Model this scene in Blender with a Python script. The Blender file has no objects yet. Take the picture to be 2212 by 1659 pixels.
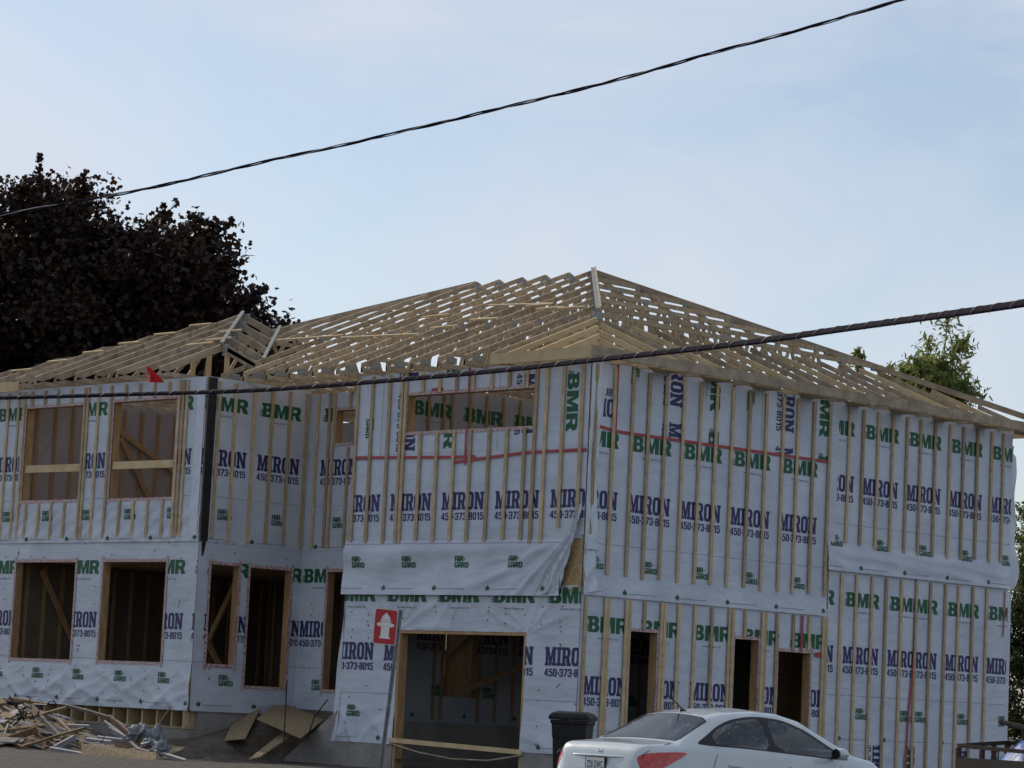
import bpy, bmesh, math, random
import numpy as np
from mathutils import Vector, Matrix
from mathutils.geometry import tessellate_polygon
random.seed(7)
RAD = math.radians
scene = bpy.context.scene
col = scene.collection

# ---------------------------------------------------------------- camera
FPX = 6250.0                       # focal length in pixels of a 2212 px wide frame
yaw, pitch, roll = RAD(45.2), RAD(6.45), RAD(2.72)
W = np.array([-math.sin(yaw)*math.cos(pitch), math.cos(yaw)*math.cos(pitch), math.sin(pitch)])
_r = np.array([math.cos(yaw), math.sin(yaw), 0.0]); _u = np.cross(_r, W)
R = _r*math.cos(roll) + _u*math.sin(roll); U = -_r*math.sin(roll) + _u*math.cos(roll)
P = np.array([30.64, -32.14, 1.75])
FH = np.array([-math.sin(yaw), math.cos(yaw)])      # horizontal forward
RH = np.array([math.cos(yaw), math.sin(yaw)])       # horizontal right
cd = bpy.data.cameras.new('camera'); cam = bpy.data.objects.new('camera', cd); col.objects.link(cam)
cd.sensor_width = 36; cd.lens = 36*FPX/2212; cd.clip_start = 0.1; cd.clip_end = 3000
cam.matrix_world = Matrix([[R[i], U[i], -W[i], P[i]] for i in range(3)] + [[0, 0, 0, 1]])
scene.camera = cam

# ---------------------------------------------------------------- world, sun, exposure
SUN_AZ = math.atan2(-1.0, 0.07)   # direction the sun stands in, clockwise from +Y
SUN_EL = RAD(28)
world = bpy.data.worlds.new('World'); scene.world = world; world.use_nodes = True
nt = world.node_tree; nt.nodes.clear()
wo = nt.nodes.new('ShaderNodeOutputWorld'); bg = nt.nodes.new('ShaderNodeBackground')
sky = nt.nodes.new('ShaderNodeTexSky'); sky.sky_type = 'NISHITA'; sky.sun_disc = False
sky.sun_elevation = SUN_EL; sky.sun_rotation = SUN_AZ % (2*math.pi)
sky.air_density = 1.0; sky.dust_density = 0.6; sky.ozone_density = 1.6
tc = nt.nodes.new('ShaderNodeTexCoord')
mp = nt.nodes.new('ShaderNodeMapping'); mp.inputs['Rotation'].default_value = (0.25, 0.1, RAD(40)); mp.inputs['Scale'].default_value = (2.2, 5.5, 9.0)
nz = nt.nodes.new('ShaderNodeTexNoise'); nz.inputs['Scale'].default_value = 1.6; nz.inputs['Detail'].default_value = 7; nz.inputs['Roughness'].default_value = 0.55; nz.inputs['Distortion'].default_value = 0.6
rp = nt.nodes.new('ShaderNodeValToRGB'); rp.color_ramp.elements[0].position = 0.36; rp.color_ramp.elements[1].position = 0.70
rp.color_ramp.elements[0].color = (.26, .26, .26, 1); rp.color_ramp.elements[1].color = (0.92, 0.92, 0.92, 1)
mx = nt.nodes.new('ShaderNodeMixRGB'); mx.blend_type = 'MIX'; mx.inputs['Color2'].default_value = (6.3, 6.72, 7.6, 1)
L = nt.links.new
L(tc.outputs['Generated'], mp.inputs['Vector']); L(mp.outputs['Vector'], nz.inputs['Vector']); L(nz.outputs['Fac'], rp.inputs['Fac'])
L(rp.outputs['Color'], mx.inputs['Fac']); L(sky.outputs['Color'], mx.inputs['Color1']); L(mx.outputs['Color'], bg.inputs['Color'])
bg.inputs['Strength'].default_value = 0.10
L(bg.outputs['Background'], wo.inputs['Surface'])
sd = bpy.data.lights.new('sun', 'SUN'); sd.energy = 3.0; sd.angle = RAD(0.5); sd.color = (1.0, 0.90, 0.76)
sun = bpy.data.objects.new('sun', sd); col.objects.link(sun)
sdir = Vector((math.sin(SUN_AZ)*math.cos(SUN_EL), math.cos(SUN_AZ)*math.cos(SUN_EL), math.sin(SUN_EL)))
sun.rotation_euler = sdir.to_track_quat('Z', 'Y').to_euler(); sun.location = (-40, 20, 40)
vs = scene.view_settings; vs.view_transform = 'Standard'; vs.look = 'None'; vs.gamma = 1; vs.use_curve_mapping = False; vs.exposure = 0.12

# ---------------------------------------------------------------- helpers
def ray(x, y):
    return W + R*(x-1106)/FPX - U*(y-829.5)/FPX
def onx(x, y, X): k = ray(x, y); return P + k*((X-P[0])/k[0])
def ony(x, y, Y): k = ray(x, y); return P + k*((Y-P[1])/k[1])
def onplane(x, y, p0, n):
    k = ray(x, y); n = np.array(n, float); return P + k*((np.array(p0)-P) @ n)/(k @ n)
def atdist(x, y, s):                       # point seen at (x,y), s metres of horizontal distance ahead
    k = ray(x, y); return P + k*(s/(k[0]*FH[0]+k[1]*FH[1]))
def gz(x, y):                              # terrain height
    s = (x-P[0])*FH[0] + (y-P[1])*FH[1]
    pts = [(-50, .05), (0, .05), (18, .12), (26, .30), (33, .43), (38, .55), (42.5, .70), (44, .73), (60, .74), (600, .8)]
    z = float(np.interp(s, [p[0] for p in pts], [p[1] for p in pts]))
    return z

def nmat(name, c1, c2=None, rough=0.7, scale=6.0, stretch=(1, 1, 1), bump=0.0, bscale=None, objrand=0.0, spec=0.3, metal=0.0, detail=5, trans=0.0, coat=0.0, lo=.35, hi=.65, bstretch=None):
    m = bpy.data.materials.new(name); m.use_nodes = True; n = m.node_tree; b = n.nodes['Principled BSDF']
    b.inputs['Roughness'].default_value = rough; b.inputs['Metallic'].default_value = metal
    b.inputs['Specular IOR Level'].default_value = spec
    if coat: b.inputs['Coat Weight'].default_value = coat; b.inputs['Coat Roughness'].default_value = 0.06
    lk = n.links.new
    tcn = n.nodes.new('ShaderNodeTexCoord'); mpn = n.nodes.new('ShaderNodeMapping'); mpn.inputs['Scale'].default_value = stretch
    lk(tcn.outputs['Object'], mpn.inputs['Vector'])
    no = n.nodes.new('ShaderNodeTexNoise'); no.inputs['Scale'].default_value = scale; no.inputs['Detail'].default_value = detail
    lk(mpn.outputs['Vector'], no.inputs['Vector'])
    out = None
    if c2 is None: c2 = tuple(v*0.8 for v in c1)
    r = n.nodes.new('ShaderNodeValToRGB'); r.color_ramp.elements[0].position = lo; r.color_ramp.elements[1].position = hi
    r.color_ramp.elements[0].color = (*c2, 1); r.color_ramp.elements[1].color = (*c1, 1)
    lk(no.outputs['Fac'], r.inputs['Fac']); out = r.outputs['Color']
    if objrand:
        oi = n.nodes.new('ShaderNodeObjectInfo'); mr = n.nodes.new('ShaderNodeMapRange')
        mr.inputs['To Min'].default_value = 1-objrand; mr.inputs['To Max'].default_value = 1+objrand
        lk(oi.outputs['Random'], mr.inputs['Value'])
        hs = n.nodes.new('ShaderNodeHueSaturation'); lk(mr.outputs['Result'], hs.inputs['Value']); lk(out, hs.inputs['Color']); out = hs.outputs['Color']
    lk(out, b.inputs['Base Color'])
    if bump:
        nb = n.nodes.new('ShaderNodeTexNoise'); nb.inputs['Scale'].default_value = bscale or scale; nb.inputs['Detail'].default_value = 6
        if bstretch:
            m2 = n.nodes.new('ShaderNodeMapping'); m2.inputs['Scale'].default_value = bstretch; lk(tcn.outputs['Object'], m2.inputs['Vector']); lk(m2.outputs['Vector'], nb.inputs['Vector'])
        else: lk(mpn.outputs['Vector'], nb.inputs['Vector'])
        bp = n.nodes.new('ShaderNodeBump'); bp.inputs['Strength'].default_value = bump; bp.inputs['Distance'].default_value = 0.05
        lk(nb.outputs['Fac'], bp.inputs['Height']); lk(bp.outputs['Normal'], b.inputs['Normal'])
    if trans:
        tr = n.nodes.new('ShaderNodeBsdfTranslucent'); lk(out, tr.inputs['Color']); ms = n.nodes.new('ShaderNodeMixShader'); ms.inputs['Fac'].default_value = trans
        lk(b.outputs['BSDF'], ms.inputs[1]); lk(tr.outputs['BSDF'], ms.inputs[2]); lk(ms.outputs['Shader'], n.nodes['Material Output'].inputs['Surface'])
    return m

M = {}
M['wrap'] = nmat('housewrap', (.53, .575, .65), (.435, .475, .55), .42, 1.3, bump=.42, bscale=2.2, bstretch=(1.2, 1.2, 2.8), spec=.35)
M['wrapin'] = nmat('inner_housewrap', (.36, .37, .41), (.30, .315, .35), .5, 2, bump=.4)  # dull reverse of the wrap, toned darker still to imitate dim rooms
M['wrapfold'] = nmat('loose_housewrap', (.58, .63, .70), (.50, .55, .62), .36, 3, bump=.5, bscale=5.0, bstretch=(1.6, 1.6, 1), spec=.4)
M['green'] = nmat('green_print', (.010, .105, .045), (.012, .085, .04), .5, 9)
M['navy'] = nmat('navy_print', (.032, .030, .125), (.026, .024, .10), .5, 9)
M['greyink'] = nmat('grey_print', (.20, .22, .25), (.16, .18, .2), .5, 9)
M['cap'] = nmat('red_cap', (.22, .04, .05), None, .5, 9)
M['tape'] = nmat('red_tape', (.36, .007, .022), (.25, .006, .018), .35, 14, spec=.5)
M['pinktape'] = nmat('printed_tape', (.50, .43, .42), (.34, .17, .17), .4, 34, stretch=(1, 1, 1), lo=.46, hi=.54, detail=1)
M['batten'] = nmat('spruce_batten', (.50, .395, .25), (.35, .26, .15), .75, 5, stretch=(5, 5, 1.6), objrand=.26, bump=.2)
M['wood'] = nmat('spruce_lumber', (.44, .345, .225), (.29, .22, .145), .75, 5, stretch=(2, 2, 2), objrand=.24, bump=.15)
M['newwood'] = nmat('fresh_lumber', (.58, .45, .26), (.48, .36, .20), .7, 4, objrand=.08, bump=.15)
M['oldwood'] = nmat('weathered_lumber', (.40, .325, .23), (.26, .205, .145), .8, 5, objrand=.2, bump=.2)
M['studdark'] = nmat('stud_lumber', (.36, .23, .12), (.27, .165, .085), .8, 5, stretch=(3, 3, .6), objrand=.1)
M['jamb'] = nmat('jamb_lumber', (.42, .27, .135), (.31, .19, .09), .75, 5, stretch=(3, 3, .7), objrand=.1, bump=.15)
M['osb'] = nmat('osb_sheathing', (.46, .33, .17), (.30, .20, .09), .8, 22, bump=.3, detail=3)
M['plate'] = nmat('galvanised_plate', (.29, .30, .285), (.21, .22, .21), .5, 30, metal=.15, spec=.4, bump=.3)
M['hipboard'] = nmat('grey_weathered_board', (.29, .30, .29), (.22, .23, .22), .8, 8, bump=.15)
M['concrete'] = nmat('concrete', (.30, .28, .26), (.22, .205, .19), .9, 3, bump=.25, bscale=14)
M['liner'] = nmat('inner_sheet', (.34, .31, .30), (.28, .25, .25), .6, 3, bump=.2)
M['liner_shaded'] = nmat('shaded_inner_sheet', (.15, .115, .085), (.11, .085, .065), .8, 3)  # inner sheet again, colour darkened to imitate the shade of the lower storey
M['black'] = nmat('black_membrane_and_shade', (.012, .012, .014), (.02, .02, .022), .5, 5, bump=.3)
M['dark'] = nmat('black_plastic', (.010, .010, .011), (.017, .017, .017), .55, 6, spec=.25, bump=.05)

class MB:
    def __init__(s): s.v = []; s.f = []; s.m = []; s.mats = []; s.smooth = False
    def mi(s, mat):
        if mat not in s.mats: s.mats.append(mat)
        return s.mats.index(mat)
    def poly(s, pts, mat):
        i = len(s.v); s.v += [tuple(float(c) for c in p) for p in pts]; s.f.append(tuple(range(i, i+len(pts)))); s.m.append(s.mi(mat))
    def hexa(s, c, mat):     # 8 corners: bottom 4 ccw then top 4
        i = len(s.v); s.v += [tuple(float(q) for q in p) for p in c]; k = s.mi(mat)
        for f in ((3, 2, 1, 0), (4, 5, 6, 7), (0, 1, 5, 4), (1, 2, 6, 5), (2, 3, 7, 6), (3, 0, 4, 7)):
            s.f.append(tuple(i+j for j in f)); s.m.append(k)
    def box(s, a, b, mat):
        x0, y0, z0 = [min(p, q) for p, q in zip(a, b)]; x1, y1, z1 = [max(p, q) for p, q in zip(a, b)]
        s.hexa([(x0, y0, z0), (x1, y0, z0), (x1, y1, z0), (x0, y1, z0), (x0, y0, z1), (x1, y0, z1), (x1, y1, z1), (x0, y1, z1)], mat)
    def beam(s, p, q, w, h, mat, up=(0, 0, 1), top=False, sweep=0.0):
        # board from p to q: w across, h along 'up'; top=True: p,q lie on the top face
        p = Vector(p); q = Vector(q); d = (q-p).normalized(); up = Vector(up); side = d.cross(up)
        if side.length < 1e-5: side = d.cross(Vector((1, 0, 0)))
        side.normalize(); upv = side.cross(d).normalized()
        if top: p = p-upv*h/2; q = q-upv*h/2
        a = side*w/2; b = upv*h/2
        s.hexa([p-a-b, q-a-b, q+a-b, p+a-b, p-a+b, q-a+b, q+a+b, p+a+b], mat)
    def tube(s, pts, r, mat, n=8, cap=True):
        pts = [Vector(p) for p in pts]; rs = r if hasattr(r, '__len__') else [r]*len(pts); i0 = len(s.v); k = s.mi(mat); fr = None
        for j, p in enumerate(pts):
            d = (pts[min(j+1, len(pts)-1)]-pts[max(j-1, 0)]).normalized()
            if fr is None: fr = d.orthogonal().normalized()
            fr = (fr-d*fr.dot(d)).normalized(); b = d.cross(fr)
            for t in range(n):
                an = 2*math.pi*t/n; s.v.append(tuple(p+(fr*math.cos(an)+b*math.sin(an))*rs[j]))
        for j in range(len(pts)-1):
            for t in range(n):
                a = i0+j*n+t; b2 = i0+j*n+(t+1) % n; s.f.append((a, b2, b2+n, a+n)); s.m.append(k)
        if cap:
            s.f.append(tuple(i0+t for t in reversed(range(n)))); s.m.append(k)
            e = i0+(len(pts)-1)*n; s.f.append(tuple(e+t for t in range(n))); s.m.append(k)
    def grid(s, fn, nu, nv, mat):
        i = len(s.v); k = s.mi(mat)
        for a in range(nu+1):
            for b in range(nv+1): s.v.append(tuple(float(c) for c in fn(a/nu, b/nv)))
        for a in range(nu):
            for b in range(nv):
                q = i+a*(nv+1)+b; s.f.append((q, q+nv+1, q+nv+2, q+1)); s.m.append(k)
    def build(s, name, parent=None, smooth=False, bevel=0.0, weld=False, origin=None):
        me = bpy.data.meshes.new(name)
        v = s.v
        if origin is not None: v = [(p[0]-origin[0], p[1]-origin[1], p[2]-origin[2]) for p in v]
        me.from_pydata(v, [], s.f)
        for m in s.mats: me.materials.append(m)
        me.polygons.foreach_set('material_index', s.m)
        if smooth: me.polygons.foreach_set('use_smooth', [True]*len(s.f))
        me.update()
        if weld:
            bm = bmesh.new(); bm.from_mesh(me); bmesh.ops.remove_doubles(bm, verts=bm.verts, dist=1e-4); bmesh.ops.recalc_face_normals(bm, faces=bm.faces); bm.to_mesh(me); bm.free()
        o = bpy.data.objects.new(name, me); col.objects.link(o)
        if origin is not None: o.location = origin
        if parent is not None: o.parent = parent
        if bevel:
            b = o.modifiers.new('bevel', 'BEVEL'); b.width = bevel; b.segments = 2; b.limit_method = 'ANGLE'
        return o

def tag(o, label=None, cat=None, group=None, kind=None):
    if label: o['label'] = label
    if cat: o['category'] = cat
    if group: o['group'] = group
    if kind: o['kind'] = kind
    return o
def empty(name, loc=(0, 0, 0), rot=(0, 0, 0)):
    o = bpy.data.objects.new(name, None); col.objects.link(o); o.location = loc; o.rotation_euler = rot; o.empty_display_size = .3
    return o
def copy_tree(o, parent=None):
    c = o.copy(); col.objects.link(c)
    if parent is not None: c.parent = parent
    for ch in [x for x in bpy.data.objects if x.parent == o]: copy_tree(ch, c)
    return c

# ---------------------------------------------------------------- ground
M['ground'] = nmat('gravel_ground', (.13, .115, .10), (.055, .05, .048), .95, 9, bump=.9, bscale=30, detail=8)
g = MB(); ss = [-60, -20, 0, 10, 18, 22, 26, 30, 33, 36, 38, 40, 42.5, 44, 50, 60, 100, 250, 900]; tt = [-700, -200, -60, -30, -20, -15, -10, -5, 0, 5, 10, 15, 20, 30, 60, 200, 700]
def gfn(a, b):
    s_ = ss[round(a*(len(ss)-1))]; t_ = tt[round(b*(len(tt)-1))]; p = P[:2]+FH*s_+RH*t_
    return (p[0], p[1], gz(*p))
g.grid(gfn, len(ss)-1, len(tt)-1, M['ground'])
tag(g.build('ground', smooth=True), kind='structure')
# ---------------------------------------------------------------- printed lettering
def tess(outer, *holes):
    loops = [[Vector((x, y, 0)) for x, y in outer]]+[[Vector((x, y, 0)) for x, y in h] for h in holes]
    flat = [p for l in loops for p in l]
    return [[(flat[i].x, flat[i].y) for i in t] for t in tessellate_polygon(loops)]
def place(tris, dx, sx=1, sy=1, dy=0): return [[(dx+x*sx, dy+y*sy) for x, y in t] for t in tris]
G_M = tess([(0,0),(.34,0),(.34,.15),(.27,.15),(.27,.62),(.41,0),(.56,0),(.70,.62),(.70,.15),(.63,.15),(.63,0),(.99,0),(.99,.15),(.92,.15),(.92,.85),(.99,.85),(.99,1),(.65,1),(.485,.40),(.33,1),(0,1),(0,.85),(.07,.85),(.07,.15),(0,.15)])
G_I = tess([(0,0),(.38,0),(.38,.15),(.31,.15),(.31,.85),(.38,.85),(.38,1),(0,1),(0,.85),(.07,.85),(.07,.15),(0,.15)])
G_R = tess([(0,0),(.36,0),(.36,.15),(.31,.15),(.31,.40),(.37,.40),(.47,0),(.80,0),(.80,.15),(.72,.15),(.63,.46),(.71,.54),(.74,.64),(.74,.80),(.68,.93),(.56,1),(0,1),(0,.85),(.07,.85),(.07,.15),(0,.15)], [(.31,.55),(.43,.55),(.49,.60),(.49,.80),(.43,.85),(.31,.85)])
G_O = tess([(.2,0),(.5,0),(.62,.06),(.7,.2),(.7,.8),(.62,.94),(.5,1),(.2,1),(.08,.94),(0,.8),(0,.2),(.08,.06)], [(.25,.22),(.29,.16),(.41,.16),(.45,.22),(.45,.78),(.41,.84),(.29,.84),(.25,.78)])
G_N = tess([(0,0),(.36,0),(.36,.15),(.28,.15),(.28,.60),(.58,0),(.83,0),(.83,.85),(.90,.85),(.90,1),(.54,1),(.54,.85),(.62,.85),(.62,.45),(.33,1),(0,1),(0,.85),(.07,.85),(.07,.15),(0,.15)])
def word(seq, gap):
    out = []; x = 0
    for gl, w in seq: out += place(gl, x); x += w+gap
    return [[(px/(x-gap), py) for px, py in t] for t in out]
W_MIRON = word([(G_M,.99),(G_I,.38),(G_R,.80),(G_O,.70),(G_N,.90)], .045)
B_B = tess([(.10,0),(.62,0),(.76,.07),(.82,.2),(.82,.36),(.75,.47),(.67,.52),(.74,.58),(.78,.68),(.78,.8),(.72,.93),(.6,1),(.02,1),(.02,.80),(.10,.80)], [(.34,.60),(.47,.60),(.51,.66),(.51,.74),(.47,.80),(.34,.80)], [(.34,.18),(.49,.18),(.54,.25),(.54,.34),(.49,.41),(.34,.41)])
for k in range(4): B_B += tess([(-.09+.015*k, .05+.125*k), (.099, .05+.125*k), (.099, .115+.125*k), (-.09+.015*k, .115+.125*k)])
B_M = tess([(0,0),(.27,0),(.27,.6),(.42,0),(.58,0),(.73,.6),(.73,0),(1,0),(1,1),(.66,1),(.5,.40),(.34,1),(0,1)])
B_R = tess([(0,0),(.28,0),(.28,.36),(.38,.36),(.53,0),(.86,0),(.68,.42),(.78,.52),(.81,.64),(.81,.8),(.74,.93),(.6,1),(0,1)], [(.28,.56),(.46,.56),(.53,.62),(.53,.74),(.46,.80),(.28,.80)])
W_BMR = word([(B_B,.82),(B_M,1.0),(B_R,.86)], .07)
LEAF = tess([(0,-.5),(.04,-.22),(.40,-.30),(.33,-.12),(.5,.12),(.36,.16),(.36,.28),(.2,.16),(.14,.20),(.16,.42),(.08,.36),(0,.5),(-.08,.36),(-.16,.42),(-.14,.20),(-.2,.16),(-.36,.28),(-.36,.16),(-.5,.12),(-.33,-.12),(-.40,-.30),(-.04,-.22)])
def fontword(txt, bold=.012):
    cu = bpy.data.curves.new('t', 'FONT'); cu.body = txt; cu.size = 1; cu.offset = bold; cu.resolution_u = 2; cu.space_character = 1.06
    o = bpy.data.objects.new('t', cu); col.objects.link(o); bpy.context.view_layer.update()
    me = bpy.data.meshes.new_from_object(o.evaluated_get(bpy.context.evaluated_depsgraph_get())); me.calc_loop_triangles()
    v = [(p.co.x, p.co.y) for p in me.vertices]; t = [[v[i] for i in l.vertices] for l in me.loop_triangles]
    x0 = min(p[0] for p in v); x1 = max(p[0] for p in v); y0 = min(p[1] for p in v); y1 = max(p[1] for p in v)
    bpy.data.objects.remove(o); bpy.data.curves.remove(cu); bpy.data.meshes.remove(me)
    return [[((x-x0)/(x1-x0), (y-y0)/(y1-y0)) for x, y in q] for q in t]
W_WWW = fontword('www.bmr.ca', .01)
N0 = tess([(.16,0),(.54,0),(.70,.14),(.70,.86),(.54,1),(.16,1),(0,.86),(0,.14)], [(.24,.2),(.29,.15),(.41,.15),(.46,.2),(.46,.8),(.41,.85),(.29,.85),(.24,.8)])
N8 = tess([(.14,0),(.56,0),(.70,.12),(.70,.42),(.62,.51),(.70,.60),(.70,.88),(.56,1),(.14,1),(0,.88),(0,.60),(.08,.51),(0,.42),(0,.12)], [(.24,.16),(.46,.16),(.46,.42),(.24,.42)], [(.24,.60),(.46,.60),(.46,.84),(.24,.84)])
N3 = tess([(.12,0),(.55,0),(.7,.12),(.7,.42),(.62,.5),(.7,.58),(.7,.88),(.55,1),(.12,1),(0,.88),(0,.7),(.22,.7),(.22,.84),(.47,.84),(.47,.58),(.2,.58),(.2,.43),(.47,.43),(.47,.16),(.22,.16),(.22,.32),(0,.32),(0,.12)])
N5 = tess([(.12,0),(.55,0),(.7,.12),(.7,.55),(.58,.66),(.24,.66),(.24,.84),(.66,.84),(.66,1),(.03,1),(.03,.5),(.46,.5),(.46,.16),(.22,.16),(.22,.3),(0,.3),(0,.12)])
N4 = tess([(.38,0),(.6,0),(.6,.22),(.72,.22),(.72,.38),(.6,.38),(.6,1),(.36,1),(0,.40),(0,.22),(.38,.22)], [(.19,.38),(.38,.38),(.38,.72)])
N7 = tess([(.1,0),(.34,0),(.7,.8),(.7,1),(0,1),(0,.83),(.44,.83)])
N1 = tess([(.25,0),(.48,0),(.48,1),(.3,1),(.05,.85),(.05,.68),(.25,.75)])
ND = tess([(0,.36),(.3,.36),(.3,.54),(0,.54)])
W_NUM = word([(N4,.72),(N5,.7),(N0,.7),(ND,.3),(N3,.7),(N7,.7),(N3,.7),(ND,.3),(N8,.7),(N0,.7),(N1,.52),(N5,.7)], .11)
A_A = tess([(0,0),(.27,0),(.27,.28),(.53,.28),(.53,0),(.8,0),(.8,.8),(.65,1),(.15,1),(0,.8)], [(.27,.48),(.53,.48),(.53,.78),(.27,.78)])
A_I = tess([(0,0),(.28,0),(.28,1),(0,1)]); A_D = tess([(0,0),(.62,0),(.8,.18),(.8,.82),(.62,1),(0,1)], [(.27,.24),(.53,.24),(.53,.76),(.27,.76)])
A_G = tess([(.15,0),(.8,0),(.8,.55),(.42,.55),(.42,.38),(.55,.38),(.55,.22),(.27,.22),(.27,.78),(.8,.78),(.8,1),(.15,1),(0,.85),(0,.15)])
W_AIR = word([(A_A,.8),(A_I,.28),(B_R,.86),(ND,.3)], .06); W_GARD = word([(A_G,.8),(A_A,.8),(B_R,.86),(A_D,.8)], .06)
PER = 1.225
ROLL = [(p, 'navy') for p in place(W_MIRON, 0, .97, .285, 1.262)]+[(p, 'navy') for p in place(W_NUM, .0, .97, .122, 1.095)]
ROLL += [(p, 'green') for p in place(W_BMR, .03, .93, .245, 2.22)]+[(p, 'greyink') for p in place(W_WWW, .27, .45, .04, 2.115)]
ROLL += [(p, 'green') for p in place(W_AIR, .40, .24, .088, .432)]+[(p, 'green') for p in place(W_GARD, .40, .32, .088, .332)]
ROLL += [(p, 'green') for p in place(LEAF, -.02, .11, .11, 0)]
ROLL += [([(.06, -.012), (.7, -.012), (.7, -.004)], 'greyink'), ([(.06, -.012), (.7, -.004), (.06, -.004)], 'greyink')]
ROLL += [([(0, .72), (PER, .72), (PER, .726)], 'greyink'), ([(0, .72), (PER, .726), (0, .726)], 'greyink')]

def clip(poly, ax, val, keep_less):
    out = []; n = len(poly)
    for i in range(n):
        a = poly[i]; b = poly[(i+1) % n]; da = (val-a[ax]) if keep_less else (a[ax]-val); db = (val-b[ax]) if keep_less else (b[ax]-val)
        if da >= 0: out.append(a)
        if (da > 0 and db < 0) or (da < 0 and db > 0):
            t = da/(da-db); out.append((a[0]+(b[0]-a[0])*t, a[1]+(b[1]-a[1])*t))
    return out if len(out) > 2 else []
def clip_rect(poly, r):
    for ax, v, l in ((0, r[0], False), (0, r[1], True), (1, r[2], False), (1, r[3], True)):
        poly = clip(poly, ax, v, l)
        if not poly: return []
    return poly
def sub_rect(poly, r):
    us = [p[0] for p in poly]; zs_ = [p[1] for p in poly]
    if max(us) <= r[0] or min(us) >= r[1] or max(zs_) <= r[2] or min(zs_) >= r[3]: return [poly]
    res = []
    a = clip(poly, 0, r[0], True);  res += [a] if a else []
    a = clip(poly, 0, r[1], False); res += [a] if a else []
    mid = clip(clip(poly, 0, r[0], False) or [(0, 0)], 0, r[1], True) if clip(poly, 0, r[0], False) else []
    if mid:
        a = clip(mid, 1, r[2], True);  res += [a] if a else []
        a = clip(mid, 1, r[3], False); res += [a] if a else []
    return res
def roll_polys(x0, zl, rect, holes=(), rot=0):
    """lettering of one roll, phase x0, leaf line zl, clipped to rect (u0,u1,z0,z1) and openings"""
    out = []
    for k in range(-14, 15):
        for p, m in ROLL:
            if rot == 0: q = [(x0+k*PER+a, zl+b) for a, b in p]
            elif rot == -90: q = [(x0+b, zl-a-k*PER) for a, b in p]
            else: q = [(x0-k*PER-a, zl-b) for a, b in p]
            if max(c[0] for c in q) < rect[0] or min(c[0] for c in q) > rect[1] or max(c[1] for c in q) < rect[2] or min(c[1] for c in q) > rect[3]: continue
            q = clip_rect(q, rect)
            if not q: continue
            lst = [q]
            for h in holes:
                lst = [s_ for w in lst for s_ in sub_rect(w, h)]
            out += [(w, m) for w in lst]
    return out

# ---------------------------------------------------------------- walls
class Face:
    """a vertical plane: axis 'x' faces -y (u is x), axis 'y' faces +x (u is y)"""
    def __init__(s, axis, pos): s.axis = axis; s.pos = pos
    def __call__(s, u, z, n=0.0):
        return (u, s.pos-n, z) if s.axis == 'x' else (s.pos+n, u, z)
def cells(rect, holes, du=None, dz=None):
    def br(a, b, vals, d):
        s_ = sorted({a, b} | {v for v in vals if a < v < b}); out = []
        for p, q in zip(s_, s_[1:]):
            n = max(1, math.ceil((q-p)/d-1e-6)) if d else 1
            out += [p+(q-p)*i/n for i in range(n)]
        return out+[b]
    us = br(rect[0], rect[1], [h[0] for h in holes]+[h[1] for h in holes], du)
    zs_ = br(rect[2], rect[3], [h[2] for h in holes]+[h[3] for h in holes], dz)
    for a, b in zip(us, us[1:]):
        for c, d in zip(zs_, zs_[1:]):
            cu, cz = (a+b)/2, (c+d)/2
            if not any(h[0] < cu < h[1] and h[2] < cz < h[3] for h in holes): yield a, b, c, d
def slab(F, rect, holes, n0, n1, mfront, mback, name='wall', parent=None):
    mb = MB()
    holes = [grow(h) for h in holes]
    for a, b, c, d in cells(rect, holes):
        mb.poly([F(a, c, n1), F(b, c, n1), F(b, d, n1), F(a, d, n1)], mfront)
        mb.poly([F(a, c, n0), F(a, d, n0), F(b, d, n0), F(b, c, n0)], mback)
    def edge(u0, z0, u1, z1): mb.poly([F(u0, z0, n0), F(u1, z1, n0), F(u1, z1, n1), F(u0, z0, n1)], mback)
    for r in [rect]+[h for h in holes]:
        u0, u1, z0, z1 = max(r[0], rect[0]), min(r[1], rect[1]), max(r[2], rect[2]), min(r[3], rect[3])
        edge(u0, z0, u1, z0); edge(u1, z0, u1, z1); edge(u1, z1, u0, z1); edge(u0, z1, u0, z0)
    return mb.build(name, parent)
def grow(h, t=.036): return (h[0]-t, h[1]+t, h[2]-t, h[3]+t)
def frame(F, h, parent, depth=.14, t=.036, mat=None, name='window_frame', sill=True):
    """rough-opening lumber lining set inside an opening, a touch proud of the sheathing"""
    mat = mat or M['jamb']; mb = MB(); n0, n1 = -depth-.004, .002; h = grow(h)
    def bx(a, b, c, d): mb.hexa([F(a, c, n0), F(b, c, n0), F(b, c, n1), F(a, c, n1), F(a, d, n0), F(b, d, n0), F(b, d, n1), F(a, d, n1)], mat)
    u0, u1, z0, z1 = h; e = .003
    bx(u0+e, u0+t, z0+e, z1-e); bx(u1-t, u1-e, z0+e, z1-e); bx(u0+t, u1-t, z1-t, z1-e)
    if sill: bx(u0+t, u1-t, z0+e, z0+t)
    return mb.build(name, parent)
def wrap_tape(F, h, parent, w=.055, n=.03, bottom=True):
    """printed tape stuck around an opening"""
    mb = MB(); u0, u1, z0, z1 = h
    def q(a, b, c, d, nn): mb.poly([F(a, c, nn), F(b, c, nn), F(b, d, nn), F(a, d, nn)], M['pinktape'])
    q(u0-w, u0, z0-.10, z1+.10, n); q(u1, u1+w, z0-.10, z1+.10, n); q(u0-w, u1+w, z1, z1+w, n+.003)
    if bottom: q(u0-w, u1+w, z0-w, z0, n+.003)
    return mb.build('sealing_tape', parent)
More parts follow.
